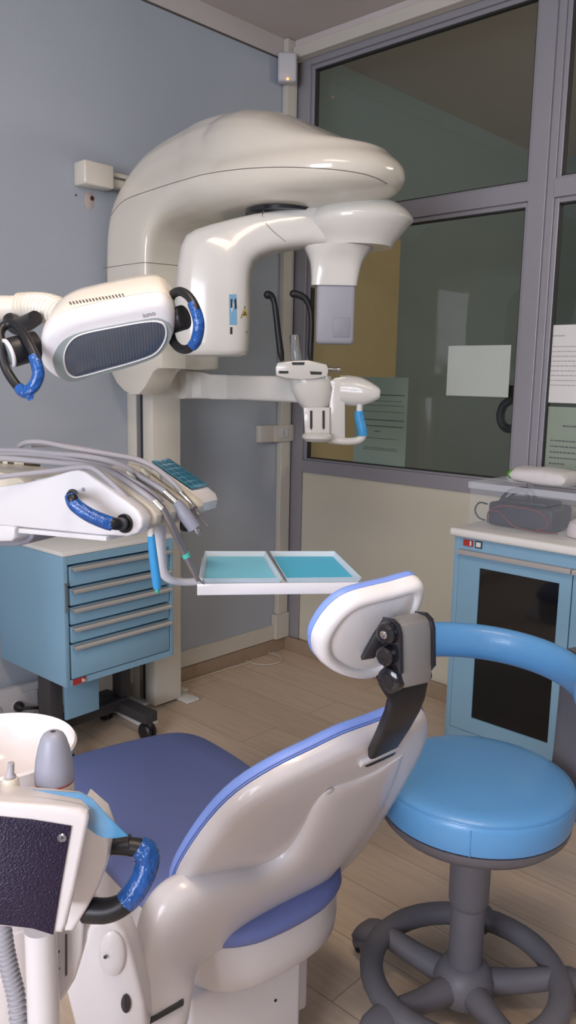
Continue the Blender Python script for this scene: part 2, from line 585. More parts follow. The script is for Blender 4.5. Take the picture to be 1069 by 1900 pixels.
# notices on the glass
def notice(name, px4, label, m, lines, yy=0.029, inkm='ink', grp=None):
    c = [on(px, py, 'y', yy) for px, py in px4]
    x0 = (c[0].x + c[3].x) / 2; x1 = (c[1].x + c[2].x) / 2
    z1 = (c[0].z + c[1].z) / 2; z0 = (c[2].z + c[3].z) / 2
    bm = NB(); box(bm, (x0, yy - 0.0012, z0), (x1, yy, z1))
    o = obj(name, bm, m, None, smooth=False)
    tag(o, label, 'notice', grp)
    for nm, sel in (('printed_heading', [l_ for l_ in lines if l_[2] < .25]), ('printed_text', [l_ for l_ in lines if l_[2] >= .25])):
        bm = NB()
        for u0, u1, v, h in sel:
            box(bm, (x0 + (x1 - x0) * u0, yy - 0.0017, z1 - (z1 - z0) * (v + h)), (x0 + (x1 - x0) * u1, yy - 0.0013, z1 - (z1 - z0) * v))
        if sel:
            obj(nm, bm, inkm, o, smooth=False)
        else:
            bm.free()
    return o, x0, x1, z0, z1
def words_row(u0, u1, v, h, seed):
    r = random.Random(seed); u = u0; out = []
    while u < u1:
        w = r.uniform(0.02, 0.07); out.append((u, min(u + w, u1), v, h)); u += w + 0.012
    return out
L = [(0.1, 0.95, 0.19, .012), (0.1, 0.9, 0.26, .006), (0.1, 0.95, 0.31, .006), (0.1, 0.95, 0.38, .006), (0.1, 0.95, 0.47, .012), (0.1, 0.95, .54, .012),
     (0.4, 0.52, .6, .01)]
for v_ in (0.68, 0.79, 0.81):
    L += words_row(0.2, 0.85, v_, .008, v_)
notice('notice_sheet', ((660, 700), (757, 700), (752, 868), (656, 862)), 'grey green form sheet stuck behind glass below the chin support', 'papergreen', L, 0.0355, 'ink')
notice('notice_sheet', ((832, 641), (949, 641), (943, 738), (829, 733)), 'blank white landscape sheet on the glass left of the mullion', 'papergreen', [], 0.029)
L = words_row(0.07, 0.3, 0.13, .016, 3)
for k in range(9):
    L += words_row(0.1 if k == 0 else .06, 0.96, 0.27 + 0.062 * k, .012, 30 + k)
notice('notice_sheet', ((1018, 600), (1126, 604), (1119, 752), (1010, 745)), 'pinkish white printed letter on the right pane above another sheet', 'paper', L, 0.029, 'inkpale')
L = words_row(0.32, 0.8, 0.235, .02, 77)
for k in range(5):
    L += words_row(0.12, 0.95 if k < 4 else .4, 0.43 + 0.075 * k, .018, 90 + k)
notice('notice_sheet', ((1012, 752), (1120, 760), (1112, 905), (1006, 895)), 'grey printed sheet with darker text under the pinkish letter', 'papergrey', L, 0.0355)
# unidentified dark shape behind the glass, guessed as a cable, held by nothing
bm = NB()
q = [on(px, py, 'y', 0.10) for px, py in ((950, 715), (948, 740), (935, 752), (929, 770), (933, 788), (945, 796), (958, 790), (966, 770))]
tube(bm, q, 0.018, 10)
tag(obj('unidentified_loop', bm, 'black', None), 'unidentified thick dark loop floating behind the glass beside the mullion', 'cable')

# wall switch plate at the corner duct, cable loop on floor
t = thing('wall_switch', 'cream switch plate across the vertical duct in the corner', 'switch', (0, -0.13, 1.06))
bm = NB(); box(bm, (0.031, -0.135, 1.075), (0.044, -0.002, 1.155), 0.003); box(bm, (0.0, -0.225, 1.075), (0.034, -0.08, 1.155), 0.003)
obj('mounting_box', bm, 'trunk', t)
bm = NB(); box(bm, (0.0445, -0.115, 1.09), (0.047, -0.045, 1.14), 0.001); obj('switch_frame', bm, 'socket', t)
for k in range(2):
    bm = NB(); box(bm, (0.0475, -0.103 + 0.026 * k, 1.098), (0.052, -0.081 + 0.026 * k, 1.132), 0.002); obj('rocker', bm, 'socket', t)
bm = NB()
cc = on(487, 1222, 'z', 0.004)
tube(bm, [cc + V((cos(a) * 0.10 * (1 + .05 * sin(3 * a)), sin(a) * 0.085, 0.002)) for a in [2 * pi * k / 14 for k in range(14)]], 0.0026, 6, closed=True)
tube(bm, [cc + V((0.05, 0.085, 0)), cc + V((-0.05, 0.11, 0)), cc + V((-0.2, 0.09, 0)), V((0.03, -0.25, 0.004)), V((0.03, -0.45, 0.004)), V((0.025, -0.72, 0.004))], 0.0026, 6)
tag(obj('cable_loop', bm, 'trunk', None), 'thin cream cable coiled on the wooden floor near the room corner', 'cable')

# alarm detector
t = thing('motion_detector', 'small white box with orange light high in the corner', 'detector', (0.03, -0.1, 2.69))
bm = NB()
obox(bm, (0.05, -0.105, 2.755), RH, WH, Z, (0.042, 0.028, 0.062), 0.012, 3); obj('housing', bm, 'socket', t)
bm = NB(); lathe(bm, A(534, 146, (V((0.05, -0.105, 2.75)) - CAM).dot(WH) - 0.033), WH * -1, [(0.005, -.006), (0.004, 0.001), (0.001, 0.003)], 10)
obj('indicator_light', bm, 'led', t)

# wall bracket and patch left of the imaging machine
t = thing('wall_bracket', 'cream bracket box on blue wall with arm to the imaging machine', 'bracket', (0, -1.12, 2.1))
pa = on(130, 315, 'x', 0.0)
bm = NB(); box(bm, (0, -1.19, 2.07), (0.075, -1.06, 2.155), 0.008, 3); obj('wall_box', bm, 'opg', t)
bm = NB(); box(bm, (0.0, -1.06, 2.085), (0.05, -0.92, 2.14), 0.006, 2); obj('extension', bm, 'opg', t)
bm = NB(); cyl(bm, (0.035, -1.055, 2.118), (0.035, -0.93, 2.118), 0.016, 14); obj('bolt', bm, 'steel', t)
t = thing('plaster_patch', 'bare plaster patch with dark hole below the wall bracket', 'wall hole', (0, -1.12, 2.0))
pc = on(166, 372, 'x', 0)
bm = NB(); lathe(bm, pc + V((0, 0, 0)), X, [(0.026, 0), (0.022, 0.0015), (0.001, 0.002)], 14); bmesh.ops.scale(bm, vec=(1, .85, 1.35), verts=bm.verts[:], space=Matrix.Translation(-pc)); obj('patch', bm, 'plaster', t)
bm = NB(); lathe(bm, on(171, 368, 'x', 0.0021), X, [(0.009, 0), (0.008, 0.0015), (0.001, 0.002)], 12); obj('hole', bm, 'rust', t)
bm = NB(); lathe(bm, on(141, 362, 'x', 0), X, [(0.004, 0), (0.003, 0.0015), (0.001, 0.002)], 10); obj('screw_hole', bm, 'rust', t)

# =================================================================== PANORAMIC X-RAY MACHINE
OP = thing('panoramic_xray_machine', 'tall cream panoramic dental imaging machine standing at the blue wall', 'x-ray machine', (0.09, -0.895, 0))
bm = NB()
box(bm, (0.0005, -0.965, 0.012), (0.06, -0.824, 2.0), 0.004); box(bm, (0.06, -0.955, 0.012), (0.105, -0.83, 2.0)); box(bm, (0.105, -0.965, 0.012), (0.172, -0.824, 2.0), 0.004)
obj('column', bm, 'opg', OP)
bm = NB(); box(bm, (0.062, -0.961, 0.02), (0.086, -0.954, 1.6)); obj('guide_rail', bm, 'steel', OP)
bm = NB(); box(bm, (0.087, -0.9575, 0.02), (0.103, -0.954, 1.6)); obj('slot', bm, 'gasket', OP)
bm = NB(); box(bm, (0.002, -1.115, 0.001), (0.30, -1.045, 0.014), 0.004); box(bm, (0.002, -1.05, 0.001), (0.12, -0.74, 0.014), 0.004)
box(bm, (0.1, -0.84, 0.001), (0.23, -0.77, 0.014), 0.004)
obj('base_plate', bm, 'opgwhite', OP)

flp = [(0, 0), (.4, .006), (.68, .035), (.87, .095), (.965, .17), (1.0, .225), (1.0, .265), (.975, .30), (.93, .37), (.86, .45), (.79, .53), (.72, .63), (.58, .80), (.39, .93), (.2, .985), (0, 1)]
lgp = [(0, 0), (.4, 0), (.8, 0), (.93, .012), (.985, .05), (1, .12), (1, .25), (1, .35), (1, .5), (1, .6), (1, .7), (1, .82), (.99, .93), (.93, .985), (.5, 1), (0, 1)]
#     I(x,z)         O(x,z)        w    yc    blend
ST = [((.300, 1.405), (.034, 1.405), .185, -.900, 0),
      ((.300, 1.60), (.034, 1.60), .19, -.900, 0),
      ((.300, 1.80), (.034, 1.80), .19, -.900, 0),
      ((.312, 1.875), (.045, 1.97), .19, -.900, 0.1),
      ((.355, 1.915), (.085, 2.092), .192, -.897, .35),
      ((.43, 1.930), (.19, 2.205), .205, -.893, .7),
      ((.55, 1.930), (.38, 2.272), .225, -.888, 1),
      ((.62, 1.930), (.52, 2.284), .235, -.886, 1),
      ((.74, 1.932), (.68, 2.268), .240, -.882, 1),
      ((.86, 1.936), (.84, 2.210), .235, -.878, 1),
      ((.95, 1.942), (.97, 2.140), .21, -.875, 1)]
sub = 4
Is = smooth_pts([V((a[0], 0, a[1])) for a, *_ in ST], sub); Os = smooth_pts([V((b[0], 0, b[1])) for _, b, *_ in ST], sub)
Ws = smooth_pts([V((w, yc, b)) for _, _, w, yc, b in ST], sub)
rings, seamL = [], []
for I_, O_, W_ in zip(Is, Os, Ws):
    w, yc, bl = max(W_.x, .004), W_.y, min(max(W_.z, 0), 1)
    half = [(a[0] * bl + c[0] * (1 - bl), a[1] * bl + c[1] * (1 - bl)) for a, c in zip(flp, lgp)]
    full = half + [(-u, v) for u, v in half[-2:0:-1]]
    rings.append([I_ + (O_ - I_) * v + V((0, yc - u * w, 0)) for u, v in full])
    seamL.append((bl, I_ + (O_ - I_) * (half[6][1]) + V((0, yc - half[6][0] * w - 0.0002, 0)), I_ + (O_ - I_) * (half[6][1]) + V((0, yc + half[6][0] * w, 0))))
arm_rings = rings
def zt(x):
    T_ = [(.2, 2.18), (.38, 2.262), (.5, 2.282), (.6, 2.285), (.7, 2.268), (.8, 2.238), (.98, 2.160), (1.09, 2.112), (1.2, 2.065)]
    if x <= T_[0][0]: return T_[0][1]
    for (x0, z0), (x1, z1) in zip(T_, T_[1:]):
        if x <= x1:
            return z0 + (z1 - z0) * (x - x0) / (x1 - x0)
    return T_[-1][1]
cx_, hx_, wy_ = .755, .468, .254
oc = []
for k in range(72):
    t_ = 2 * pi * k / 72
    c_, s_ = cos(t_), sin(t_)
    oc.append(V((hx_ * spow(c_, 2 / 2.25), wy_ * spow(s_, 2 / 2.25) * (1 - .16 * max(0, -c_)), 0)))
lay = [(.02, 1.922, 0), (.4, 1.923, 0), (.68, 1.930, 0), (.85, 1.946, 0), (.94, 1.964, 0), (.985, 1.983, 0), (1.0, 2.003, 0), (1.0, 2.012, 0), (.990, 2.0145, 0), (.990, 2.0165, 0), (1.0, 2.019, 0), (.985, 2.032, 0), (.955, 2.048, 0), (.915, 2.062, 0), (.885, 2.073, .03),
       (.862, 2.088, .12), (.835, 2.09, .28), (.79, 2.09, .46), (.70, 2.09, .66), (.58, 2.09, .80), (.44, 2.09, .90), (.28, 2.09, .965), (.13, 2.09, .993), (.02, 2.09, 1.0)]
rings = []
for k_, z_, f_ in lay:
    rg = []
    for p in oc:
        x_ = cx_ + p.x * k_
        zz = z_ + max(zt(x_) - z_, .0) * f_
        rg.append(V((x_, -.872 + p.y * k_ + .04 * (x_ - .75) * .8, zz)))
    rings.append(rg)
bm = NB(); loft(bm, arm_rings); loft(bm, rings)
canopy = obj('overhead_arm', bm, 'opg', OP, angle=70)
md = canopy.modifiers.new('r', 'REMESH'); md.mode = 'VOXEL'; md.voxel_size = 0.0075
md2 = canopy.modifiers.new('s', 'SMOOTH'); md2.factor = 0.5; md2.iterations = 18
me2 = bpy.data.meshes.new_from_object(canopy.evaluated_get(bpy.context.evaluated_depsgraph_get()))
canopy.modifiers.clear(); old = canopy.data; canopy.data = me2; bpy.data.meshes.remove(old)
me2.name = 'overhead_arm'; me2.shade_smooth()
tvc = bvh_of(canopy)
bm = NB(); tube(bm, [stick(a, b, tvc, .0002) for a, b in densify((206, 400), (220, 381), (238, 368), (262, 359), (298, 347), (337, 335), (382, 323), (440, 314.5), (502, 310.5), (563, 311), (625, 315), (671, 322), (700, 331), (718, 341))], .0011, 6, sub=2); obj('arm_seam', bm, 'seam', OP)
bm = NB(); tube(bm, [V((0.036, -1.0905, 1.783)), V((0.16, -1.0905, 1.784)), V((0.285, -1.0905, 1.784)), V((0.3005, -1.083, 1.784)), V((0.3008, -.9, 1.79)), V((0.3006, -.75, 1.79))], 0.0009, 6, sub=1); obj('leg_seam', bm, 'seam', OP)
# carriage tongue on the near side
tq = [(203, 668), (207, 692), (216, 710), (230, 725), (244, 733), (258, 731), (268, 719), (277, 703), (284, 690), (292, 684), (300, 683), (300, 650), (203, 650)]
bm = NB(); prism(bm, [on(a, b, 'y', -1.086) for a, b in tq], (0, 0.115, 0), 0.004); obj('carriage_tongue', bm, 'opg', OP)

# rotating C-arm
SCA = 2.80
def caps(O, I, w, p=3.6, n=36, s0=SCA):
    o, i = A(*O, s0 - w), A(*I, s0 - w)
    c = (o + i) / 2
    ax = (o - i) / 2
    r_ = ax.length
    return ring(c + WH * w, ax.normalized(), WH, r_, w, n, p)
CS = [((640, 372), (640, 452), .06), ((600, 374), (602, 453), .07), ((560, 378), (565, 453), .078), ((515, 384), (535, 457), .08), ((470, 391), (505, 462), .083),
      ((425, 401), (482, 471), .09), ((388, 410), (470, 483), .098), ((358, 419), (465, 496), .105), ((340, 430), (463, 508), .108), ((330, 450), (462, 522), .11),
      ((324, 485), (462, 545), .112), ((320, 530), (462, 575), .114), ((318, 575), (461, 603), .114), ((319, 615), (460, 630), .113), ((321, 645), (459, 648), .112), ((326, 657), (454, 657), .108), ((340, 660), (440, 660), .095)]
bm = NB(); loft(bm, [caps(*c) for c in CS]); tubeh = obj('tube_head_arm', bm, 'opgwhite', OP, angle=60)
# sensor-side lobe : flattened egg with a seam edge
lc = A(656, 408, SCA)
lob = [(.02, .072), (.06, .069), (.10, .060), (.135, .043), (.16, .022), (.172, .004), (.174, -.004), (.165, -.022), (.15, -.042), (.135, -.060), (.122, -.076), (.116, -.088)]
bm = NB(); loft(bm, [ring(lc + Z * h + RH * (.02 * (1 if h > -.02 else .6)), RH, WH, r * 1.02, r * .86, 36) for r, h in lob]); obj('detector_housing', bm, 'opgwhite', OP, angle=50)
bm = NB(); tube(bm, ring(lc - Z * .087 + RH * .012, RH, WH, .1175, .0985, 40), .001, 6, sub=1, closed=True); obj('neck_seam', bm, 'seam', OP)
bm = NB()
nk = [(.112, .098, 2.0, -.089), (.110, .094, 2.1, -.096), (.098, .080, 2.4, -.115), (.088, .068, 3, -.135), (.082, .06, 4, -.16), (.078, .056, 5, -.19), (.076, .054, 6, -.215)]
nc = A(628, 455, SCA)
zb = A(624, 525, SCA).z
loft(bm, [ring(V((nc.x, nc.y, lc.z + h)) - RH * (.000 + .012 * k / 6), RH, WH, a, b, 36, p) for k, (a, b, p, h) in enumerate(nk)]); obj('detector_neck', bm, 'opgwhite', OP, angle=50)
sc_ = (A(587, 525, SCA - .045) + A(658, 637, SCA - .045)) / 2
hw = (A(658, 580, SCA - .045) - A(587, 580, SCA - .045)).length / 2
hz = (A(624, 523, SCA - .045).z - A(624, 637, SCA - .045).z) / 2
bm = NB(); obox(bm, sc_ + WH * .045, RH, WH, Z, (hw, .045, hz), 0.012, 3); sens = obj('sensor', bm, 'sensor', OP)
bm = NB(); obox(bm, A(634, 607, SCA - .046), RH, WH, Z, (.028, .002, .032), 0.003, 2); obj('sensor_label_plate', bm, 'sensordark', OP)
# turntable collar
ac = A(525, 377, 2.83)
bm = NB(); lathe(bm, V((ac.x, ac.y, 1.885)), Z, [(.075, 0), (.075, .022), (.07, .03), (.06, .06)], 28); obj('pivot_collar', bm, 'opgwhite', OP)
bm = NB(); lathe(bm, V((ac.x, ac.y, 1.914)), Z, [(.125, 0), (.125, .010)], 32); obj('pivot_recess', bm, 'blackgloss', OP)
# stickers on the tube head
tv = bvh_of(tubeh)
bm = NB(); tube(bm, [stick(a, b, tv, .0002) for a, b in ((489, 392), (487, 402), (493, 414), (505, 427), (520, 440), (530, 448))], .0009, 6); obj('joint_seam', bm, 'seam', OP)
def sticker(name, pxs, m, off=.0007, lab=None, parent=OP):
    bm = NB(); prism(bm, [stick(a, b, tv, off) for a, b in pxs], -ray(450, 580).normalized() * .0006); return obj(name, bm, m, parent, smooth=False, label=lab)
st_ = sticker('control_label', ((425, 546), (439, 546), (440, 603), (426, 603)), 'labelblue', lab='blue control label')
for p4 in (((428, 555), (431, 555), (431, 571), (428, 571)), ((435, 556), (438, 553), (439, 572), (436, 574)), ((427, 607), (431, 607), (431, 620), (427, 620))):
    bm = NB(); prism(bm, [stick(a, b, tv, .0016) for a, b in p4], -ray(450, 580).normalized() * .0006); obj('laser_slot', bm, 'blackgloss', OP, smooth=False)
tri = sticker('warning_label', ((454, 567), (461, 590), (446, 591)), 'black', lab='yellow radiation warning triangle')
sticker('warning_face', ((454, 571), (459, 588), (448, 588.5)), 'yellow', .0014, parent=tri)
bm = NB()
for ang in (90, 210, 330):
    pts = [(453.6 + 1.0 * cos(radians(ang - 30)), 582.5 - 1.0 * sin(radians(ang - 30)))] + [(453.6 + 3.4 * cos(radians(ang + d)), 582.5 - 4.0 * sin(radians(ang + d))) for d in (-30, 0, 30)] + [(453.6 + 1.0 * cos(radians(ang + 30)), 582.5 - 1.0 * sin(radians(ang + 30)))]
    poly(bm, [stick(a, b, tv, .0024) for a, b in pts])
obj('trefoil', bm, 'black', tri, smooth=False)
bm = NB(); cyl(bm, stick(457, 616, tv, -.003), stick(457, 616, tv, .002), .004, 12); obj('screw', bm, 'steel', OP)

# chin support arm
def vring(top, bot, s, d, ax=WH, p=5, n=24):
    t_, b_ = A(*top, s), A(*bot, s)
    c = (t_ + b_) / 2
    return ring(c, Z, ax, (t_.z - b_.z) / 2, d, n, p)
bm = NB()
loft(bm, [vring((337, 686), (337, 740), 3.31, .03, V((1, 0, 0))), vring((352, 686), (352, 740), 3.33, .03, V((.9, -.3, 0))), vring((374, 689), (374, 740), 3.325, .03, V((.7, -.7, 0)).normalized()),
          vring((396, 695), (396, 740.5), 3.27, .03, V((.3, -1, 0)).normalized()), vring((450, 696), (450, 742), 3.12, .03, Y), vring((510, 697), (510, 745), 2.97, .03, Y), vring((570, 698), (570, 748), 2.86, .03, Y)])
obj('chin_rest_arm', bm, 'opgwhite', OP)
def pxprism(name, pts, s, depth, m, parent, bev=.004, lab=None):
    bm = NB(); prism(bm, [A(a, b, s) for a, b in pts], WH * depth, bev); return obj(name, bm, m, parent, label=lab)
CR = obj('chin_rest_head', (lambda b: (loft(b, [ring(A((l_ + r_) / 2, yy, 2.87), RH, WH, (r_ - l_) / 2 * 2.87 / F, dd, 28, 2.6) for yy, l_, r_, dd in
        ((697, 533, 614, .07), (706, 536, 616, .072), (725, 541, 616, .07), (742, 549, 614, .062), (754, 558, 610, .05), (761, 565, 605, .04))]), b)[1])(NB()), 'opgwhite', OP)
pxprism('support_plate', ((511, 682), (515, 673), (545, 669), (572, 668), (606, 676), (610, 684), (608, 698), (585, 703), (560, 705), (530, 702), (512, 697)), 2.785, .12, 'opgwhite', OP, .006)
for p4 in (((517, 688), (535, 688), (535, 693), (518, 693)), ((575, 689), (597, 690), (597, 695), (577, 695)), ((541, 672), (566, 672), (564, 677), (543, 677))):
    bm = NB(); prism(bm, [A(a, b, 2.783) for a, b in p4], WH * .003); obj('support_slot', bm, 'gasket', OP, smooth=False)
pxprism('chin_plate', ((563, 756), (612, 756), (612, 806), (566, 806)), 2.80, .03, 'opgwhite', OP, .004)
bm = NB()
for x_ in (577.5, 600.5):
    bm = NB(); prism(bm, [A(a, b, 2.798) for a, b in ((x_ - 2.2, 762), (x_ + 2.2, 762), (x_ + 2.2, 794), (x_, 798), (x_ - 2.2, 794))], WH * .003); obj('plate_slot', bm, 'gasket', OP, smooth=False)
bm = NB(); loft(bm, [ring(A(588, yy, 2.79) , RH, WH, rx * 2.79 / F, dd, 24, 2.4) for yy, rx, dd in ((803, 22, .03), (808, 28, .045), (813, 27, .045), (819, 20, .03))]); obj('chin_cup', bm, 'opgwhite', OP)
pxprism('side_bracket', ((612, 708), (622, 701), (640, 698), (650, 701), (652, 740), (641, 745), (641, 815), (611, 820), (609, 772), (612, 745), (616, 720)), 2.82, .07, 'opgwhite', OP, .006)
hp = [(630, 2.86, 26, .05), (645, 2.855, 28, .05), (660, 2.845, 27.5, .05), (672, 2.84, 25.5, .048), (685, 2.83, 20.5, .042), (696, 2.82, 14.5, .034), (702, 2.815, 11, .027), (704.5, 2.81, 8, .018), (705, 2.81, 3, .006)]
bm = NB(); loft(bm, [ring(A(x_, 725 + (x_ - 650) * .09, s_), Z, WH, h_ * s_ / F, d_, 24, 2.6) for x_, s_, h_, d_ in hp]); obj('side_pod', bm, 'opgwhite', OP)
bm = NB(); tube(bm, [A(668, 748, 2.82), A(667, 760, 2.82), A(667, 775, 2.81), A(672, 795, 2.80), A(674, 808, 2.80), A(664, 817, 2.80), A(640, 819, 2.82), A(610, 815, 2.84)], [.011, .011, .011, .011, .012, .013, .013, .014], 14); hd = obj('patient_handle', bm, 'opgwhite', OP)
bm = NB(); tube(bm, [A(667, 763, 2.812), A(667, 775, 2.81), A(672, 795, 2.80), A(674, 808, 2.80)], .0165, 14); obj('blue_sleeve', bm, 'sleeveblue', hd, label='sky blue sleeve')
for pts, nm in ((((497, 547), (504, 550), (509, 562), (513, 590), (517, 625), (521, 655), (524, 671)), 0), (((544, 545), (556, 548), (568, 556), (576, 575), (578, 600), (577, 630), (576, 655), (577, 670)), 1)):
    r_ = [.0145, .0115, .0095, .0105, .011, .012, .012, .006] if not nm else [.013, .0125, .0115, .0095, .0095, .010, .0105, .006]
    bm = NB(); tube(bm, [A(a, b, 2.84) for a, b in pts], r_[:len(pts) - 1] + [.006], 14, round_end=True); ts = obj('temple_support', bm, 'black', OP)
    e = pts[-1]; bm = NB(); tube(bm, [A(e[0], e[1] - 2, 2.84), A(e[0] + 2, e[1] + 20, 2.82)], .0055, 8); obj('steel_stem', bm, 'steel', ts)
bm = NB(); lathe(bm, A(551, 676, 2.84), A(547, 624, 2.84) - A(551, 676, 2.84), [(.019, 0), (.019, .095), (.017, .099), (.015, .095), (.015, .004)], 20); obj('bite_sleeve', bm, 'clear', OP)
bm = NB(); lathe(bm, A(608, 685, 2.84), A(633, 686, 2.84) - A(608, 685, 2.84), [(.006, 0), (.009, .003), (.009, .016), (.006, .02), (.006, .028), (.010, .031), (.010, .042), (.005, .046)], 16); obj('adjusting_knob', bm, 'steel', OP)

# =================================================================== DRAWER TROLLEY
P0 = V((0.448, -1.545, 0.33))
tx = V((0.437 - 0.451, -1.075 + 1.546, 0)).normalized()      # along the front
ty = V((-tx.y, tx.x, 0))                                     # towards the wall
TW, TH, TD = .472, .465, .43
def T(a, d, h):
    return P0 + tx * a + ty * d + Z * h
def tbox(bm, a0, d0, h0, a1, d1, h1, bev=0., seg=2):
    hexa(bm, [T(a0, d0, h0), T(a1, d0, h0), T(a1, d1, h0), T(a0, d1, h0), T(a0, d0, h1), T(a1, d0, h1), T(a1, d1, h1), T(a0, d1, h1)], bev, seg)
D = thing('drawer_trolley', 'light blue metal drawer trolley on castors at the left wall', 'cabinet', T(TW / 2, TD / 2, -.33))
bm = NB()
tbox(bm, 0, .002, 0, .016, TD, TH - .012, .001); tbox(bm, TW - .016, .002, 0, TW, TD, TH - .012, .001); tbox(bm, .016, .002, 0, TW - .016, TD, .022); tbox(bm, .016, TD - .01, .022, TW - .016, TD, TH - .012); tbox(bm, .016, .002, TH - .04, TW - .016, TD, TH - .012)
obj('carcass', bm, 'cabblue', D)
bm = NB(); tbox(bm, .018, .03, .024, TW - .018, TD - .02, TH - .042); obj('dark_interior', bm, 'gasket', D)
bm = NB(); tbox(bm, -.002, 0.0, TH - .011, TW + .002, TD + .004, TH + .004, .002); obj('worktop', bm, 'toplam', D)
hh = [(.026, .148), (.153, .212), (.217, .278), (.283, .345), (.350, .420)]
for k, (z0, z1) in enumerate(hh):
    bm = NB(); tbox(bm, .024, 0., z0, TW - .022, .03, z1 - .004, .0015); dr = obj('drawer', bm, 'cabblue', D)
    bm = NB()
    prof = [(0.0, z1 - .004), (-.018, z1 - .004), (-.022, z1 - .010), (-.022, z1 - .017), (-.018, z1 - .016), (-.016, z1 - .010), (0.0, z1 - .010)]
    prism(bm, [T(.026, d, h) for d, h in prof], tx * (TW - .05)); obj('handle', bm, 'handle_grey', dr, smooth=False)
bm = NB()
tbox(bm, .002, -.006, .36, .018, .001, .364); tbox(bm, .004, -.004, .27, .01, .001, .36); tbox(bm, .002, -.006, .268, .018, .001, .272)
obj('lock_bar', bm, 'steel', D, smooth=False)
bm = NB(); tbox(bm, .026, -.0012, .003, .078, .0015, .023); rl = obj('maker_label', bm, 'red', D, smooth=False, label='small dark red maker label')
bm = NB(); tbox(bm, .060, -.0018, .006, .066, -.0013, .019); tbox(bm, .068, -.0018, .006, .074, -.0013, .014); obj('label_mark', bm, 'labelwhite', rl, smooth=False)
# under-frame: legs, arms, castors
bm = NB(); tbox(bm, .005, .11, -.22, .055, .19, .0, .003); obj('leg', bm, 'frame_dark', D)
bm = NB(); tbox(bm, .06, .10, -.165, .20, .115, -.001, .002); obj('lower_panel', bm, 'cabblue', D)
bm = NB(); tbox(bm, .055, .19, -.245, .40, .245, -.20, .003); obj('cross_bar', bm, 'frame_dark', D)
bm = NB(); tbox(bm, .375, .20, -.2, .42, .26, 0.0, .003); obj('leg', bm, 'frame_dark', D)
for a0 in (.355, .0):
    bm = NB(); tbox(bm, a0, 0.03 if a0 else .06, -.255, a0 + .06, .35, -.215, .004); fa = obj('foot_arm', bm, 'frame_dark', D)
    for d_ in (.055, .32):
        cc = T(a0 + .03, d_, -.33 + .035)
        bm = NB(); lathe(bm, cc - tx * .022, tx, [(.012, 0), (.028, .0), (.034, .006), (.034, .016), (.024, .02), (.024, .026), (.034, .028), (.034, .038), (.028, .044), (.012, .044)], 22); w_ = obj('castor', bm, 'black', D)
        bm = NB(); obox(bm, cc + Z * .028, tx, ty, Z, (.01, .022, .016), .004); obj('castor_fork', bm, 'frame_dark', w_)

# power strip and plug by the trolley
t = thing('power_socket_strip', 'white socket strip low on the wall under the trolley', 'socket strip', (0.02, -1.62, 0.1))
bm = NB(); box(bm, (0.022, -1.95, 0.075), (0.055, -1.36, 0.215), 0.006); obj('housing', bm, 'socket', t)
bm = NB(); box(bm, (0.056, -1.80, 0.10), (0.066, -1.44, 0.19), 0.004); obj('socket_frame', bm, 'socket', t)
for k in range(3):
    bm = NB(); cc = V((0.0665, -1.525 - .085 * k, 0.147)); lathe(bm, cc, X, [(.022, 0), (.022, .003), (.018, .003), (.018, .001)], 20)
    for d_ in (-.008, 0, .008):
        cyl(bm, cc + V((.001, d_, 0)), cc + V((.0018, d_, 0)), .0025, 8)
    obj('socket', bm, 'inkpale' if k else 'socket', t)
bm = NB(); lathe(bm, (0.068, -1.525, 0.147), X, [(.018, 0), (.02, .006), (.018, .02), (.010, .03), (.006, .036)], 18)
tube(bm, [(0.10, -1.525, .147), (.118, -1.505, .148), (.13, -1.47, .142), (.135, -1.43, .13), (.132, -1.39, .11)], .006, 8)
tag(obj('power_plug', bm, 'black', None), 'black plug and lead in the low wall socket strip', 'plug')

# =================================================================== RIGHT CABINET
YF = -0.5
RC = thing('storage_cabinet', 'light blue metal cabinet with dark glass doors at the partition', 'cabinet', (1.75, -.26, 0))
CX0, CX1, CZ0, CZ1 = 1.283, 2.16, .10, .845
bm = NB()
box(bm, (CX0, YF + .002, CZ0), (CX0 + .02, -.025, CZ1), .001); box(bm, (CX1 - .02, YF + .002, CZ0), (CX1, -.025, CZ1), .001)
box(bm, (CX0 + .02, YF + .002, CZ1 - .042), (CX1 - .02, -.025, CZ1)); box(bm, (CX0 + .02, YF + .002, CZ0), (CX1 - .02, -.025, CZ0 + .045)); box(bm, (CX0 + .02, -.035, CZ0 + .045), (CX1 - .02, -.025, CZ1 - .042))
obj('carcass', bm, 'cabblue', RC)
bm = NB(); box(bm, (CX0 + .03, YF + .06, 0.0), (CX1 - .03, -.06, CZ0)); obj('plinth', bm, 'frame_dark', RC)
bm = NB(); box(bm, (CX0 + .021, -.44, .50), (CX1 - .021, -.036, .515)); obj('shelf', bm, 'cabblue', RC)
for x0, x1 in ((1.306, 1.718), (1.722, 2.136)):
    bm = NB()
    z0, z1, w0 = .148, .800, (1.373 - 1.306)
    wx0, wx1 = x0 + .083, x1 - .041
    for lo, hi in (((x0, z0), (wx0, z1)), ((wx1, z0), (x1, z1)), ((wx0, z1 - .052), (wx1, z1)), ((wx0, .463), (wx1, .505)), ((wx0, z0), (wx1, z0 + .055))):
        box(bm, (lo[0], YF - .001, lo[1]), (hi[0], YF + .016, hi[1]))
    d_ = obj('door', bm, 'cabblue', RC, smooth=False)
    for za, zb_ in ((z0 + .055, .463), (.505, z1 - .052)):
        bm = NB(); box(bm, (wx0, YF + .004, za), (wx1, YF + .009, zb_)); obj('glass_pane', bm, 'darkglass', d_, smooth=False)
    bm = NB(); prism(bm, [V((x0 + .0, YF + d, h)) for d, h in ((0, .803), (-.016, .803), (-.020, .797), (-.020, .788), (-.015, .789), (-.013, .796), (0, .796))], (x1 - x0, 0, 0)); obj('handle', bm, 'handle_grey', d_, smooth=False)
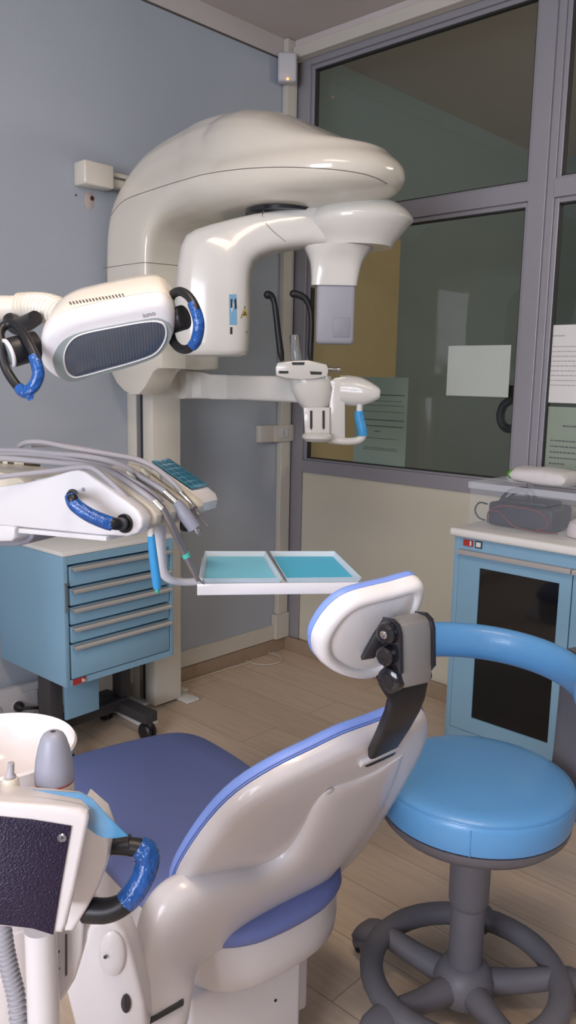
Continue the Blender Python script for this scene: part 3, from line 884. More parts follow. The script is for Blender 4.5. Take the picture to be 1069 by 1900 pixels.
bm = NB(); box(bm, (1.319, YF - .0005, .8165), (1.357, YF + .003, .839)); rl = obj('maker_label', bm, 'red', RC, smooth=False, label='small red maker label')
bm = NB(); box(bm, (1.345, YF - .001, .82), (1.351, YF - .0006, .836)); obj('label_mark', bm, 'labelwhite', rl, smooth=False)
bm = NB(); box(bm, (1.366, YF - .001, .8155), (1.392, YF + .003, .840)); rl = obj('warning_sticker', bm, 'gasket', RC, smooth=False, label='small black framed cream sticker')
bm = NB(); box(bm, (1.370, YF - .0016, .8195), (1.388, YF - .0011, .836)); obj('sticker_face', bm, 'labelwhite', rl, smooth=False)
bm = NB(); box(bm, (1.268, YF - .018, .8455), (2.18, -.018, .876), .012, 4); tag(obj('countertop', bm, 'toplam', None), 'white rounded worktop lying on the light blue cabinet', 'countertop')

# plastic box with its contents
BZ = .877
b0 = on(884, 970, 'z', BZ)
bx, by = b0.x + .004, -.43
PB = thing('plastic_storage_box', 'cloudy clear plastic storage box on the white worktop', 'storage box', (bx + .2, by + .12, BZ))
bw, bd, bh = .46, .27, .155
def wallbox(bm, e, z0, z1, t_=.002):
    x0, x1, y0_, y1_ = bx - e, bx + bw + e, by - e, by + bd + e
    box(bm, (x0, y0_, z0), (x1, y0_ + t_, z1)); box(bm, (x0, y1_ - t_, z0), (x1, y1_, z1)); box(bm, (x0, y0_ + t_, z0), (x0 + t_, y1_ - t_, z1)); box(bm, (x1 - t_, y0_ + t_, z0), (x1, y1_ - t_, z1))
bm = NB(); wallbox(bm, 0, BZ + .002, BZ + bh - .022); box(bm, (bx, by, BZ + .0003), (bx + bw, by + bd, BZ + .002)); obj('body', bm, 'boxplastic', PB, smooth=False)
bm = NB(); wallbox(bm, .006, BZ + bh - .022, BZ + bh, .008); obj('rim', bm, 'boxrim', PB, smooth=False)
gx, gy = bx + .185, by + .13
G = thing('charger_device', 'dark bulky device with handle lying inside the clear plastic box', 'device', (gx, gy, BZ))
bm = NB(); box(bm, (bx + .045, by + .05, BZ + .004), (bx + .29, by + .20, BZ + .085), .012, 3); box(bm, (bx + .08, by + .06, BZ + .085), (bx + .26, by + .18, BZ + .10), .006); obj('casing', bm, 'gadget', G)
bm = NB()
tube(bm, [V((bx + .07, by + .10, BZ + .095)), V((bx + .10, by + .10, BZ + .125)), V((bx + .15, by + .10, BZ + .138)), V((bx + .185, by + .10, BZ + .13)), V((bx + .20, by + .10, BZ + .10))], .006, 8)
tube(bm, [V((bx + .11, by + .06, BZ + .098)), V((bx + .15, by + .06, BZ + .13)), V((bx + .19, by + .05, BZ + .132)), V((bx + .21, by + .05, BZ + .10))], .005, 8); obj('carry_handle', bm, 'gadget', G)
bm = NB(); tube(bm, [V((bx + .06, by + .02, BZ + .08)), V((bx + .03, by + .015, BZ + .082)), V((bx + .015, by + .015, BZ + .055)), V((bx + .03, by + .015, BZ + .03)), V((bx + .055, by + .02, BZ + .022))], .003, 8); obj('loose_lead', bm, 'blackwire', G)
bm = NB()
tube(bm, [V((bx + .05, by + .045, BZ + .012)), V((bx + .055, by + .04, BZ + .05)), V((bx + .10, by + .04, BZ + .075)), V((bx + .17, by + .04, BZ + .08)), V((bx + .25, by + .04, BZ + .07)), V((bx + .28, by + .04, BZ + .03)), V((bx + .24, by + .035, BZ + .008)), V((bx + .315, by + .04, BZ + .008))], .0025, 8)
tube(bm, [V((bx + .06, by + .035, BZ + .055)), V((bx + .10, by + .03, BZ + .058)), V((bx + .13, by + .03, BZ + .035)), V((bx + .17, by + .03, BZ + .012)), V((bx + .25, by + .03, BZ + .006))], .0025, 8)
obj('red_lead', bm, 'redwire', G, label='dark red lead')
bm = NB()
dome(bm, [V((bx + .375 + .045 * cos(a), by + .09 + .05 * sin(a), BZ + .003)) for a in [2 * pi * k / 14 for k in range(14)]], Z, [(1, 0), (1.05, .02), (.9, .045), (.6, .055), (.2, .058)])
tag(obj('crumpled_cloth', bm, 'clothwhite', None), 'pinkish white bundle beside the dark device in the plastic box', 'cloth')
wp = on(955, 880, 'y', -.33)
W = thing('wipes_pack', 'soft white wipes pack with green end lying on the box rim', 'wipes pack', (bx + .17, by + .1, BZ + bh))
bm = NB()
wx0_, wx1_ = bx + .105, bx + .325
rr = []
for k, (u, sc2) in enumerate(((0, .15), (.02, .5), (.07, .88), (.25, 1), (.5, 1.05), (.75, 1), (.93, .88), (.98, .5), (1, .15))):
    rr.append(ring(V((wx0_ + (wx1_ - wx0_) * u, by + .145 - .03 * u, BZ + bh + .030)), Y, Z, (.07 + .004 * sin(9 * u)), (.0285 + .002 * sin(17 * u)) * sc2, 28, 3.4))
loft(bm, rr); obj('wrapper', bm, 'wipes', W)
bm = NB(); loft(bm, [ring(V((wx0_ - .026 + .04 * u, by + .120, BZ + bh + .028)), Y, Z, .032 * r_, .018 * r_, 16) for u, r_ in ((0, .3), (.3, .9), (.6, 1), (1, .7))]); obj('green_end', bm, 'green', W, label='leaf green printed end')

# =================================================================== STOOL
SX, SY = 1.97, -1.49
ST_ = thing('dental_stool', 'bright blue round vinyl stool on dark grey castor base', 'stool', (SX, SY, 0))
c0 = V((SX, SY, 0))
R_ = .204
bm = NB(); lathe(bm, c0 + Z * .487, Z, [(.19, 0), (R_ - .004, .003), (R_, .02), (R_, .050), (R_ - .002, .060), (R_ - .008, .069), (R_ - .02, .0755), (R_ - .04, .0785), (.12, .083), (.06, .085), (.001, .085)], 56); seat = obj('seat', bm, 'stoolblue', ST_, angle=60)
bm = NB(); tube(bm, [c0 + V((cos(a) * (R_ - .0045), sin(a) * (R_ - .0045), .487 + .065)) for a in [2 * pi * k / 48 for k in range(48)]], .0016, 6, sub=1, closed=True)
a_ = radians(-62); tube(bm, [c0 + V((cos(a_) * (R_ + .0003), sin(a_) * (R_ + .0003), z_)) for z_ in (.491, .515, .545)], .0011, 6, sub=1); obj('seat_seam', bm, 'stoolblue', seat)
bm = NB(); lathe(bm, c0 + Z * .432, Z, [(.05, 0), (.09, .002), (.145, .009), (.18, .022), (.197, .040), (.200, .0545), (.02, .0545)], 48); obj('seat_base', bm, 'stoolgrey', ST_)
bm = NB(); lathe(bm, c0 + Z * .09, Z, [(.037, 0), (.037, .14), (.036, .165), (.040, .17), (.043, .18), (.0445, .343)], 32); obj('gas_column', bm, 'stoolgrey', ST_)
bm = NB(); lathe(bm, c0 + Z * .035, Z, [(.055, 0), (.068, .01), (.066, .05), (.052, .075), (.036, .085)], 32); obj('hub', bm, 'stoolgrey', ST_)
bm = NB(); tube(bm, [c0 + V((cos(a) * .205, sin(a) * .205, .088)) for a in [2 * pi * k / 40 for k in range(40)]], .026, 16, sub=1, closed=True); obj('foot_ring', bm, 'stoolgrey', ST_)
base_ang = 133.2 + 52
for k in range(5):
    a_ = radians(base_ang + 72 * k)
    dr_ = V((cos(a_), sin(a_), 0))
    bm = NB(); tube(bm, [c0 + dr_ * .04 + Z * .068, c0 + dr_ * .12 + Z * .074, c0 + dr_ * .20 + Z * .086], [.032, .026, .024], 14); obj('spoke', bm, 'stoolgrey', ST_)
    cc = c0 + dr_ * .252
    sd = V((-dr_.y, dr_.x, 0))
    bm = NB(); lathe(bm, cc + V((0, 0, .048)) - sd * .028, sd, [(.012, 0), (.026, .002), (.031, .01), (.031, .02), (.022, .024), (.022, .032), (.031, .036), (.031, .046), (.026, .054), (.012, .056)], 24)
    cs = obj('castor', bm, 'stoolgrey', ST_)
    bm = NB(); loft(bm, [ring(c0 + dr_ * u + Z * h, sd, Z, w_, hh_, 20, 2.5) for u, h, w_, hh_ in ((.215, .085, .03, .02), (.24, .080, .034, .022), (.262, .072, .034, .02), (.278, .062, .028, .014), (.285, .055, .02, .006))]); obj('castor_hood', bm, 'stoolgrey', cs)
    bm = NB(); lathe(bm, cc + V((0, 0, .034)) - sd * .0295 + dr_ * .008, sd, [(.006, -.001), (.006, .061)], 12); obj('axle', bm, 'black', cs)
# curved torso rest and its post
bm = NB()
arc = []
for k in range(15):
    a_ = radians(172 - k * 10.5)
    rr_ = .205
    arc.append(c0 + V((cos(a_) * rr_, sin(a_) * rr_, .795 - .002 * k)))
tube(bm, arc, .024, 18, sub=3, flat=(Z, 1.72), round_end=True); obj('torso_rest', bm, 'stoolblue', ST_)
pa_ = radians(66)
pd = V((cos(pa_), sin(pa_), 0)); ps = V((-pd.y, pd.x, 0))
bm = NB()
pr = [(.80, .262, .03), (.775, .262, .075), (.75, .263, .068), (.73, .264, .058), (.70, .264, .054), (.55, .26, .054), (.47, .255, .054), (.437, .235, .052), (.422, .19, .05), (.420, .10, .048)]
P = [c0 + pd * r_ + Z * h for h, r_, w_ in pr]
rg = []
for i, p in enumerate(P):
    tt = (P[min(i + 1, len(P) - 1)] - P[max(i - 1, 0)]).normalized()
    rg.append(ring(p, ps, tt.cross(ps), pr[i][2], .016, 20, 4))
loft(bm, rg); obj('rest_post', bm, 'stoolgrey', ST_)

# =================================================================== DENTAL CHAIR
an = radians(13.0)
ca = V((-cos(an), sin(an), 0)); cl = V((sin(an), cos(an), 0))
CO = V((1.81, -1.92, 0))
DC = thing('dental_chair', 'reclined dental chair with violet blue upholstery and white shell', 'dental chair', CO + ca * .25)
def K(a, l_, h):
    return CO + ca * a + cl * l_ + Z * h
half = [(-.052, .03), (-.045, .085), (-.022, .135), (0.015, .17), (.1, .205), (.25, .230), (.42, .238), (.55, .234), (.66, .222), (.73, .207), (.775, .178), (.797, .13), (.803, .05)]
plan = [(a, l_) for a, l_ in half] + [(a, -l_) for a, l_ in half[::-1]]
pl3 = smooth_pts([K(a + .09 * l_ * max(0, 1 - max(a, 0) / .4), l_, 0) for a, l_ in plan], 3, True)
def seat_rings(prof, a_mid=.35):
    c = K(a_mid, 0, 0)
    out = []
    for sc2, h in prof:
        out.append([c + (p - c) * sc2 + Z * h for p in pl3])
    return out
bm = NB(); loft(bm, seat_rings([(.93, .366), (.985, .370), (1.0, .379), (.995, .391), (.975, .397), (.93, .403), (.7, .406), (.3, .407), (.05, .407)])); sc_seat = obj('seat', bm, 'chairblue', DC, angle=60)
bm = NB(); loft(bm, seat_rings([(.80, .258), (.93, .263), (.965, .28), (.975, .31), (.97, .365)])); obj('seat_shell', bm, 'shell', DC)
# pedestal and base
def kbox(bm, a0, l0, h0, a1, l1, h1, bev=0., seg=3):
    hexa(bm, [K(a0, l0, h0), K(a1, l0, h0), K(a1, l1, h0), K(a0, l1, h0), K(a0, l0, h1), K(a1, l0, h1), K(a1, l1, h1), K(a0, l1, h1)], bev, seg)
bm = NB(); kbox(bm, -.0, -.19, .002, .45, .055, .27, .008); ped = obj('pedestal', bm, 'shell', DC)
bm = NB(); kbox(bm, .03, .04, .10, .30, .095, .27, .01); obj('lift_cover', bm, 'shell', DC)
tv2 = bvh_of(ped)
bm = NB(); q = stick(511, 1856, tv2, .0005); n_ = (CAM - q).normalized(); lathe(bm, q, -ca, [(.0032, -.001), (.0032, .001)], 10); obj('cover_screw', bm, 'gasket', DC)

# backrest
phi = radians(57)
BD = -ca * cos(phi) + Z * sin(phi)
BN = cl.cross(BD)                  # points to the rear
if BN.dot(CAM - CO) < 0:
    BN = -BN
BO = V((1.754, -1.907, .4))
def BP(px, py, off=0.0):
    return PL(px, py, BO + BN * off, BN)
outl = [(322, 1655), (330, 1622), (348, 1588), (375, 1548), (408, 1508), (445, 1474), (488, 1445), (535, 1419), (585, 1395), (640, 1368), (690, 1350), (735, 1332), (768, 1318), (784, 1319), (790, 1332), (784, 1362), (768, 1398), (745, 1440), (718, 1486), (690, 1530),
        (662, 1570), (630, 1604), (590, 1638), (540, 1672), (485, 1702), (430, 1722), (385, 1735), (350, 1730), (330, 1700)]
op = smooth_pts([BP(a, b) for a, b in outl], 2, True)
bm = NB(); dome(bm, op, BN, [(.90, -.008), (1.0, -.006), (1.002, .0), (.992, .012), (.965, .019), (.90, .022), (.7, .024), (.4, .025), (.05, .025)]); shell = obj('backrest_shell', bm, 'shell', DC, angle=60)
bm = NB(); dome(bm, op, BN, [(.95, -.0065), (1.0, -.008), (1.006, -.014), (1.0, -.024), (.97, -.030), (.8, -.034), (.4, -.036), (.05, -.036)]); obj('backrest_cushion', bm, 'chairedge', DC, angle=60)
bm = NB(); tube(bm, [BO + (p - BO) * 1.0 - BN * .0105 + (p - sum(op, V()) / len(op)).normalized() * .0018 for p in op], .0008, 6, sub=1, closed=True); obj('stitch_line', bm, 'chairblue', DC)
# support arm growing out of the hinge along the rear of the shell
ARM = [((246, 1905), (338, 1900), (1.17, 1.20), .045, 0), ((247, 1850), (350, 1862), (1.17, 1.21), .045, 0), ((250, 1795), (356, 1815), (1.175, 1.23), .045, 0), ((258, 1740), (360, 1778), (1.18, 1.265), .045, 0), ((277, 1694), (378, 1750), (1.185, 1.31), .045, 0), ((312, 1658), (418, 1728), (1.195, 1.375), .045, .0), ((362, 1633), (472, 1704), (1.215, 1.45), .041, .0), ((425, 1616), (535, 1672), None, .036, .026),
       ((485, 1603), (582, 1640), None, .032, .024), ((528, 1577), (618, 1604), None, .028, .022), ((556, 1535), (652, 1563), None, .025, .02), ((578, 1487), (690, 1515), None, .022, .018), ((604, 1456), (718, 1466), None, .018, .016), ((650, 1440), (736, 1425), None, .014, .016), ((690, 1425), (748, 1390), None, .011, .016)]
rings = []
cps = []
for O_, I_, s_, th, off in ARM:
    if s_ is None:
        o, i = BP(*O_, off), BP(*I_, off)
    else:
        o, i = A(*O_, s_[0]), A(*I_, s_[1])
    cps.append((o, i, th))
oS = smooth_pts([c[0] for c in cps], 4); iS = smooth_pts([c[1] for c in cps], 4); tS = smooth_vals([c[2] for c in cps], 4)
for o, i, th in zip(oS, iS, tS):
    c = (o + i) / 2
    ax = (o - i) / 2
    dn = (BN - ax.normalized() * BN.dot(ax.normalized())).normalized()
    rings.append(ring(c, ax.normalized(), dn, ax.length, th, 28, 3.0))
bm = NB(); loft(bm, rings); sp = obj('support_arm', bm, 'shell', DC, angle=60)
tva = bvh_of(sp)
bm = NB(); q = stick(612, 1468, tva, .0002); lathe(bm, q, BN, [(.0075, -.001), (.0075, .0012), (.006, .002)], 16); obj('cover_plug', bm, 'shell', DC)
bm = NB(); prism(bm, [stick(a, b, tva, .006) for a, b in ((275, 1889), (305, 1873.5), (334, 1858), (336, 1864), (306, 1880), (277, 1896))], WH * .008); obj('vent_slot', bm, 'gasket', DC, smooth=False)
# hinge cover
hg = [(168, 1716), (190, 1708), (212, 1714), (230, 1730), (243, 1764), (256, 1812), (268, 1862), (274, 1915), (140, 1915), (122, 1842), (150, 1760)]
bm = NB(); prism(bm, [A(a, b, 1.105) for a, b in hg], WH * .055, .008, 3); hc = obj('hinge_cover', bm, 'shell', DC)
bm = NB(); lathe(bm, A(209, 1769, 1.104), -WH, [(.034, 0), (.033, .004), (.028, .009), (.015, .012), (.001, .0125)], 28); bmesh.ops.scale(bm, vec=(.6, .6, 1.12), verts=bm.verts[:], space=Matrix.Translation(-A(209, 1769, 1.104))); obj('hinge_cap', bm, 'shell', DC)
bm = NB(); cyl(bm, A(195, 1776, 1.100), A(195, 1776, 1.0915), .0026, 10); obj('cap_screw', bm, 'gasket', DC)
bm = NB(); c_ = A(234, 1861, 1.104); loft(bm, [ring(c_ - WH * d, RH, Z, .0075 * r_, .016 * r_, 20) for d, r_ in ((0, 1), (.002, 1), (.003, .7), (.003, .05))]); obj('oval_plug', bm, 'blackgloss', DC)
# headrest bracket
hb = smooth_pts([BP(706, 1402, .024), A(722, 1360, 1.15), A(742, 1310, 1.125), A(757, 1275, 1.115), A(762, 1255, 1.11)], 3)
b0_ = BP(706, 1402, .026)
bm = NB()
hs = [((674, 1417), (731, 1391), None), ((682, 1404), (737, 1376), None), ((702, 1360), (757, 1345), 1.135), ((716, 1325), (776, 1312), 1.12), ((722, 1300), (785, 1290), 1.11), ((706, 1276), (791, 1262), 1.105), ((700, 1262), (792, 1245), 1.105)]
rg = []
for Lp, Rp, s_ in hs:
    a_, b_ = (BP(*Lp, .02), BP(*Rp, .02)) if s_ is None else (A(*Lp, s_ - .012), A(*Rp, s_ + .02))
    c = (a_ + b_) / 2; ax = (b_ - a_) / 2
    dn = (BN - ax.normalized() * BN.dot(ax.normalized())).normalized()
    rg.append(ring(c, ax.normalized(), dn, ax.length, .009, 20, 6))
bm = NB(); loft(bm, rg); obj('headrest_stem', bm, 'black', DC)
bm = NB(); obox(bm, BP(703, 1402, .026), (BP(752, 1384, .026) - BP(670, 1420, .026)).normalized(), BD, BN, (.036, .006, .004), .001); obj('stem_socket', bm, 'shell', DC)
# headrest pad
HD = (-ca * cos(radians(66)) + Z * sin(radians(66)))
HN = cl.cross(HD)
if HN.dot(CAM - CO) < 0:
    HN = -HN
HO = A(680, 1165, 1.16)
def HP(px, py, off=0.):
    return PL(px, py, HO + HN * off, HN)
ho = [(580, 1200), (580, 1180), (588, 1160), (603, 1137), (624, 1116), (650, 1101), (690, 1090), (725, 1082), (752, 1074), (772, 1070), (779, 1078), (776, 1097), (767, 1122), (757, 1150), (744, 1182), (728, 1212), (708, 1236), (685, 1247), (655, 1250), (625, 1243), (600, 1230), (585, 1215)]
hpz = smooth_pts([HP(a, b) for a, b in ho], 3, True)
bm = NB(); dome(bm, hpz, HN, [(.9, -.006), (1, -.004), (1.004, .003), (.985, .012), (.94, .018), (.86, .020), (.80, .0185), (.775, .0145), (.75, .0155), (.6, .018), (.3, .02), (.03, .02)]); hsh = obj('headrest_shell', bm, 'white', DC, angle=60)
bm = NB(); dome(bm, hpz, HN, [(.95, -.0045), (1.0, -.005), (1.008, -.010), (.99, -.016), (.9, -.020), (.5, -.022), (.05, -.022)]); obj('headrest_cushion', bm, 'chairedge', DC, angle=60)
# articulated block
bl = (A(792, 1200, 1.125) - A(724, 1214, 1.098)).normalized()
bu = (A(757, 1150, 1.115) - A(760, 1270, 1.115)).normalized()
bu = (bu - bl * bu.dot(bl)).normalized()
bn_ = bl.cross(bu)
if bn_.dot(CAM - CO) < 0:
    bn_ = -bn_
bc = A(758, 1208, 1.11)
hwid = .0245
bm = NB()
prof = [(-.012, .050), (.008, .050), (.017, .045), (.021, .034), (.021, -.034), (.017, -.045), (.008, -.050), (-.012, -.050)]
prism(bm, [bc - bl * hwid + bn_ * a + bu * b for a, b in prof], bl * (2 * hwid), .0015); obj('joint_cover', bm, 'greybody', DC, label='silver grey joint cover')
for sgn in (-1, 1):
    bm = NB()
    e0 = bc + bl * (sgn * hwid)
    prof2 = [(-.02, .050), (.006, .0535), (.019, .048), (.0245, .036), (.0245, -.02), (.0, -.045), (-.02, -.040)]
    prism(bm, [e0 + bn_ * a + bu * b for a, b in prof2], bl * (sgn * .006), .0015); obj('joint_side', bm, 'blackgloss', DC)
kd = (-bl * .8 - WH * .55).normalized()
for px, py, rpx, k_ in ((716, 1176, 22, 1), (714, 1218, 20, 1), (722, 1263, 27, 1)):
    q = A(px, py, 1.088)
    r_ = rpx * 1.088 / F
    bm = NB(); lathe(bm, q - kd * .022, kd, [(r_ * .6, 0), (r_, .001), (r_, .018), (r_ * .93, .024), (r_ * .7, .027), (r_ * .4, .027), (.001, .0265)], 28); kn = obj('joint_knob', bm, 'blackgloss', DC)
    if py == 1176:
        bm = NB(); lathe(bm, q + kd * .0045, kd, [(.006, -.001), (.0058, .002), (.004, .0035), (.001, .003)], 14); obj('knob_screw', bm, 'chrome', kn)
for px, py, rpx in ((791, 1198, 15), (788, 1252, 13)):
    q = A(px, py, 1.15); r_ = rpx * 1.14 / F
    bm = NB(); lathe(bm, q - bl * .012, bl, [(r_ * .6, 0), (r_, .001), (r_, .014), (r_ * .9, .019), (.001, .021)], 24); obj('joint_knob', bm, 'blackgloss', DC)
bm = NB(); prism(bm, [A(a, b, 1.128) for a, b in ((671, 1226), (694, 1180), (712, 1150), (722, 1150), (722, 1190), (695, 1222))], WH * .02, .002); obj('headrest_fork', bm, 'black', DC)

# =================================================================== DELIVERY UNIT
ux = V((.95, .31, 0)).normalized()
vv = V((-ux.y, ux.x, 0))
UQ = A(262, 970, 1.55)
def U(px, py, v=0.0):
    return PL(px, py, UQ + vv * v, vv)
DU = thing('delivery_unit', 'white dentist delivery unit with instrument cradles and blue wrapped handle', 'delivery unit', UQ - ux * .2 - Z * .05)
prof = [(-90, 925), (0, 903), (45, 896), (90, 885), (130, 873.5), (143, 872), (155, 875), (190, 900), (238, 934), (254, 948), (262, 962), (262, 978), (254, 990), (236, 996), (180, 993), (90, 984), (0, 975), (-90, 968)]
bm = NB(); prism(bm, [U(a, b) for a, b in prof], vv * .035, .006, 3); pan = obj('side_panel', bm, 'white', DU)
# cradles between the panels
pr_c = [(30, 893), (90, 884), (128, 874), (143, 873), (157, 878), (190, 903), (236, 937), (251, 950), (258, 963), (257, 976), (249, 986), (234, 991), (120, 985), (30, 978)]
for k in range(4):
    v0 = .046 + .047 * k
    sh = ux * (.006 + .004 * k)
    bm = NB(); prism(bm, [U(a, b) + vv * v0 + sh for a, b in pr_c], vv * .030, .007, 3); obj('instrument_cradle', bm, 'cream', DU)
bm = NB(); prism(bm, [U(a, b) + vv * .03 for a, b in ((-90, 930), (30, 900), (120, 884), (150, 886), (215, 935), (225, 975), (120, 978), (-90, 965))], vv * .20, .004); obj('body', bm, 'cream', DU)
for k, v0 in enumerate((.085, .135, .18)):
    bm = NB(); q = U(182, 893) + vv * v0; prism(bm, [q, q + ux * .024 - Z * .016, q + ux * .022 + Z * .0, q + ux * .006 + Z * .014], vv * .012, .003); obj('cradle_clip', bm, 'cream', DU)
# keypad end
pr_k = [(150, 884), (143, 877), (160, 880), (240, 938), (257, 953), (262, 966), (258, 984), (243, 990), (170, 982)]
v0 = .245
bm = NB(); prism(bm, [U(a, b) + vv * v0 - ux * .014 for a, b in pr_k], vv * .075, .007, 3); kp = obj('keypad_housing', bm, 'white', DU)
k0 = U(158, 877.5) - ux * .014; k1 = U(241, 937) - ux * .014
nk_ = (k1 - k0).normalized().cross(vv)
if nk_.z < 0: nk_ = -nk_
bm = NB(); prism(bm, [k0 + vv * (v0 + .002) + nk_ * .001, k1 + vv * (v0 + .002) + nk_ * .001, k1 + vv * (v0 + .073) + nk_ * .001, k0 + vv * (v0 + .073) + nk_ * .001], nk_ * .003, .001); kf = obj('keypad', bm, 'padfilm', DU, label='teal film covered keypad')
bm = NB()
for i in range(3):
    for j in range(6):
        c = k0.lerp(k1, (j + .7) / 6.6) + vv * (v0 + .016 + .022 * i) + nk_ * .0042
        obox(bm, c, (k1 - k0).normalized(), vv, nk_, (.006, .008, .0006))
obj('keys', bm, 'padkey', kf, smooth=False)
bm = NB(); q = U(256, 972) - ux * .0125 + vv * (v0 + .02)
for k in range(4):
    obox(bm, q + vv * (.006 + .009 * k) + Z * .0, vv, Z, ux, (.0036, .0022 if k % 2 else .0032, .0005))
obj('front_marking', bm, 'inkpale', kp, smooth=False)
# shelf rail and arm below, support block
bm = NB(); prism(bm, [U(a, b, -.004) for a, b in ((34, 981), (197, 996), (197, 1004), (34, 989))], vv * .09, .001); obj('bottom_rail', bm, 'white', DU)
bm = NB(); prism(bm, [U(a, b, -.006) for a, b in ((-70, 972), (20, 977), (26, 981), (26, 999), (20, 1005), (-70, 1007))], vv * .12, .006, 3); obj('support_block', bm, 'white', DU)
bm = NB(); prism(bm, [U(a, b, .04) for a, b in ((-70, 985), (58, 985), (62, 996), (52, 1008), (30, 1014), (-70, 1014))], vv * .12, .006, 3); obj('pivot_block', bm, 'sensordark', DU)
E0 = A(-520, 990, 1.70)
bm = NB(); tube(bm, [U(-40, 990, .05), A(-300, 992, 1.68), E0], .03, 18); obj('unit_arm', bm, 'white', DU)
bm = NB(); lathe(bm, V((E0.x, E0.y, 0)), Z, [(.14, 0), (.14, .02), (.06, .04), (.04, .08), (.04, 1.44), (.03, 1.45)], 28); obj('unit_post', bm, 'white', DU)
# handle with film sleeve
kn1, kn2 = U(136, 919, -.001), U(232, 971, -.001)
bm = NB()
lathe(bm, kn1, -vv, [(.013, 0), (.013, .004), (.011, .006), (.001, .006)], 22); lathe(bm, kn2, -vv, [(.019, 0), (.019, .004), (.017, .006), (.001, .006)], 24)
tube(bm, [kn1 - vv * .004, A(133, 921, 1.525), A(140, 936, 1.515), A(165, 955, 1.51), A(195, 968, 1.51), A(215, 972, 1.515), kn2 - vv * .005], [.010, .011, .0115, .0115, .0115, .012, .013], 14)
hn = obj('handle', bm, 'black', DU)
bm = NB(); tube(bm, [A(132, 919, 1.522), A(139, 936, 1.515), A(165, 955, 1.51), A(195, 968, 1.51), A(209, 972, 1.513)], [.0125, .0135, .0138, .0142, .0138], 16); obj('film_sleeve', bm, 'bluefilm', hn, label='blue film sleeve')
bm = NB(); lathe(bm, U(155, 908, -.0005), -vv, [(.004, 0), (.004, .002), (.001, .0025)], 12); obj('panel_dimple', bm, 'sensor', DU)
# black knob under the cradles
bm = NB(); lathe(bm, A(345, 975, 1.72), RH, [(.010, -.012), (.013, -.006), (.013, .004), (.009, .010), (.002, .012)], 16); obj('lock_knob', bm, 'black', DU)
# tray holder tube
TZ = A(365, 1085, 1.75).z
bm = NB(); tube(bm, [A(294, 972, 1.66), A(295, 1000, 1.665), A(297, 1035, 1.68), A(303, 1062, 1.695), A(318, 1076, 1.71), A(345, 1080, 1.735), A(372, 1078, 1.76)], [.0155, .015, .0135, .011, .009, .0085, .009], 16); obj('tray_arm', bm, 'white', DU)
# shelf for the trays
def TP(px, py, dz=0.):
    p = on(px, py, 'z', TZ); return p + Z * dz
fl, fr, br_, bl_ = TP(366, 1085), TP(673, 1082), TP(622, 1031), TP(378, 1031)
ex = (fr - fl).normalized()
bm = NB(); ey = (bl_ - fl).normalized()
hexa(bm, [fl - ey * .004 - Z * .022, fr + ex * .006 - ey * .004 - Z * .022, br_ + ex * .006 - Z * .022, bl_ - ex * .004 - Z * .022, fl - ey * .004 - ex * .0 - Z * .003, fr + ex * .006 - ey * .004 - Z * .003, br_ + ex * .006 - Z * .003, bl_ - ex * .004 - Z * .003], .003, 3)
obj('tray_shelf', bm, 'white', DU)
bm = NB(); hexa(bm, [fl - ey * .009 - Z * .022, fr - ey * .009 - Z * .022 + ex * .006, fr - ey * .0045 - Z * .022 + ex * .006, fl - ey * .0045 - Z * .022,
                     fl - ey * .009 + Z * .004, fr - ey * .009 + Z * .004 + ex * .006, fr - ey * .0045 + Z * .004 + ex * .006, fl - ey * .0045 + Z * .004], .0015, 2); obj('shelf_lip', bm, 'white', DU)

# the two trays
def tray(f0, f1, b1, b0_, label, m):
    c = (f0 + f1 + b0_ + b1) / 4
    t = thing('instrument_tray', label, 'tray', c - Z * .002, 'instrument trays on the delivery unit shelf')
    bm = NB()
    q = [f0, f1, b1, b0_]
    def sc(k, h): return [c + (p - c) * k + Z * h for p in q]
    rg = [sc(.93, -.0025), sc(.995, .011), sc(1.0, .012), sc(.985, .0125), sc(.91, .0005), sc(.90, .0)]
    loft(bm, rg); obj('tray_body', bm, 'traypl', t, smooth=False)
    bm = NB(); prism(bm, sc(.895, .0009), Z * .0005); obj('paper_liner', bm, m, t, smooth=False)
    return t
M['turq2'] = mat('deep_turquoise_tray_paper', (0.08, 0.55, 0.82), 0.5, var=0.05)
f_m1, f_m2, b_m1, b_m2 = TP(524, 1083), TP(531, 1083), TP(493, 1031), TP(500, 1031)
tray(TP(372, 1084), f_m1, b_m1, TP(380, 1031), 'pale turquoise lined tray under the handpiece, left of the two', 'turq')
tray(f_m2, TP(671, 1081), TP(621, 1031), b_m2, 'deep turquoise lined tray on the shelf, nearer the headrest', 'turq2')

# ---------------------------------------------------------------- instruments and their hoses
def hose(parent, pts, r, name='hose'):
    bm = NB(); tube(bm, [A(*p) for p in pts], r, 12); return obj(name, bm, 'hose', parent)
GI = 'handpieces on the delivery unit'
I1 = thing('dental_handpiece', 'long dark steel handpiece hanging over the left tray', 'handpiece', A(340, 1000, 1.64), GI)
hose(I1, ((-40, 848, 1.80), (30, 852, 1.77), (100, 858, 1.74), (160, 864, 1.70), (200, 874, 1.66), (235, 894, 1.645), (268, 916, 1.63), (290, 934, 1.627)), .0068)
def rod(parent, name, pts, r, m, n=16, round_end=False):
    bm = NB(); tube(bm, [A(*p) for p in pts], r, n, sub=2, round_end=round_end); return obj(name, bm, m, parent)
rod(I1, 'coupling', ((287, 929, 1.626), (302, 945, 1.622)), .009, 'chrome')
rod(I1, 'body', ((300, 942, 1.622), (318, 975, 1.63), (340, 1020, 1.655), (358, 1058, 1.665), (368, 1078, 1.67)), [.0085, .0085, .0082, .006, .0045], 'steel')
rod(I1, 'mint_ring', ((343.5, 1027, 1.6565), (347, 1034, 1.658)), .0088, 'mint')
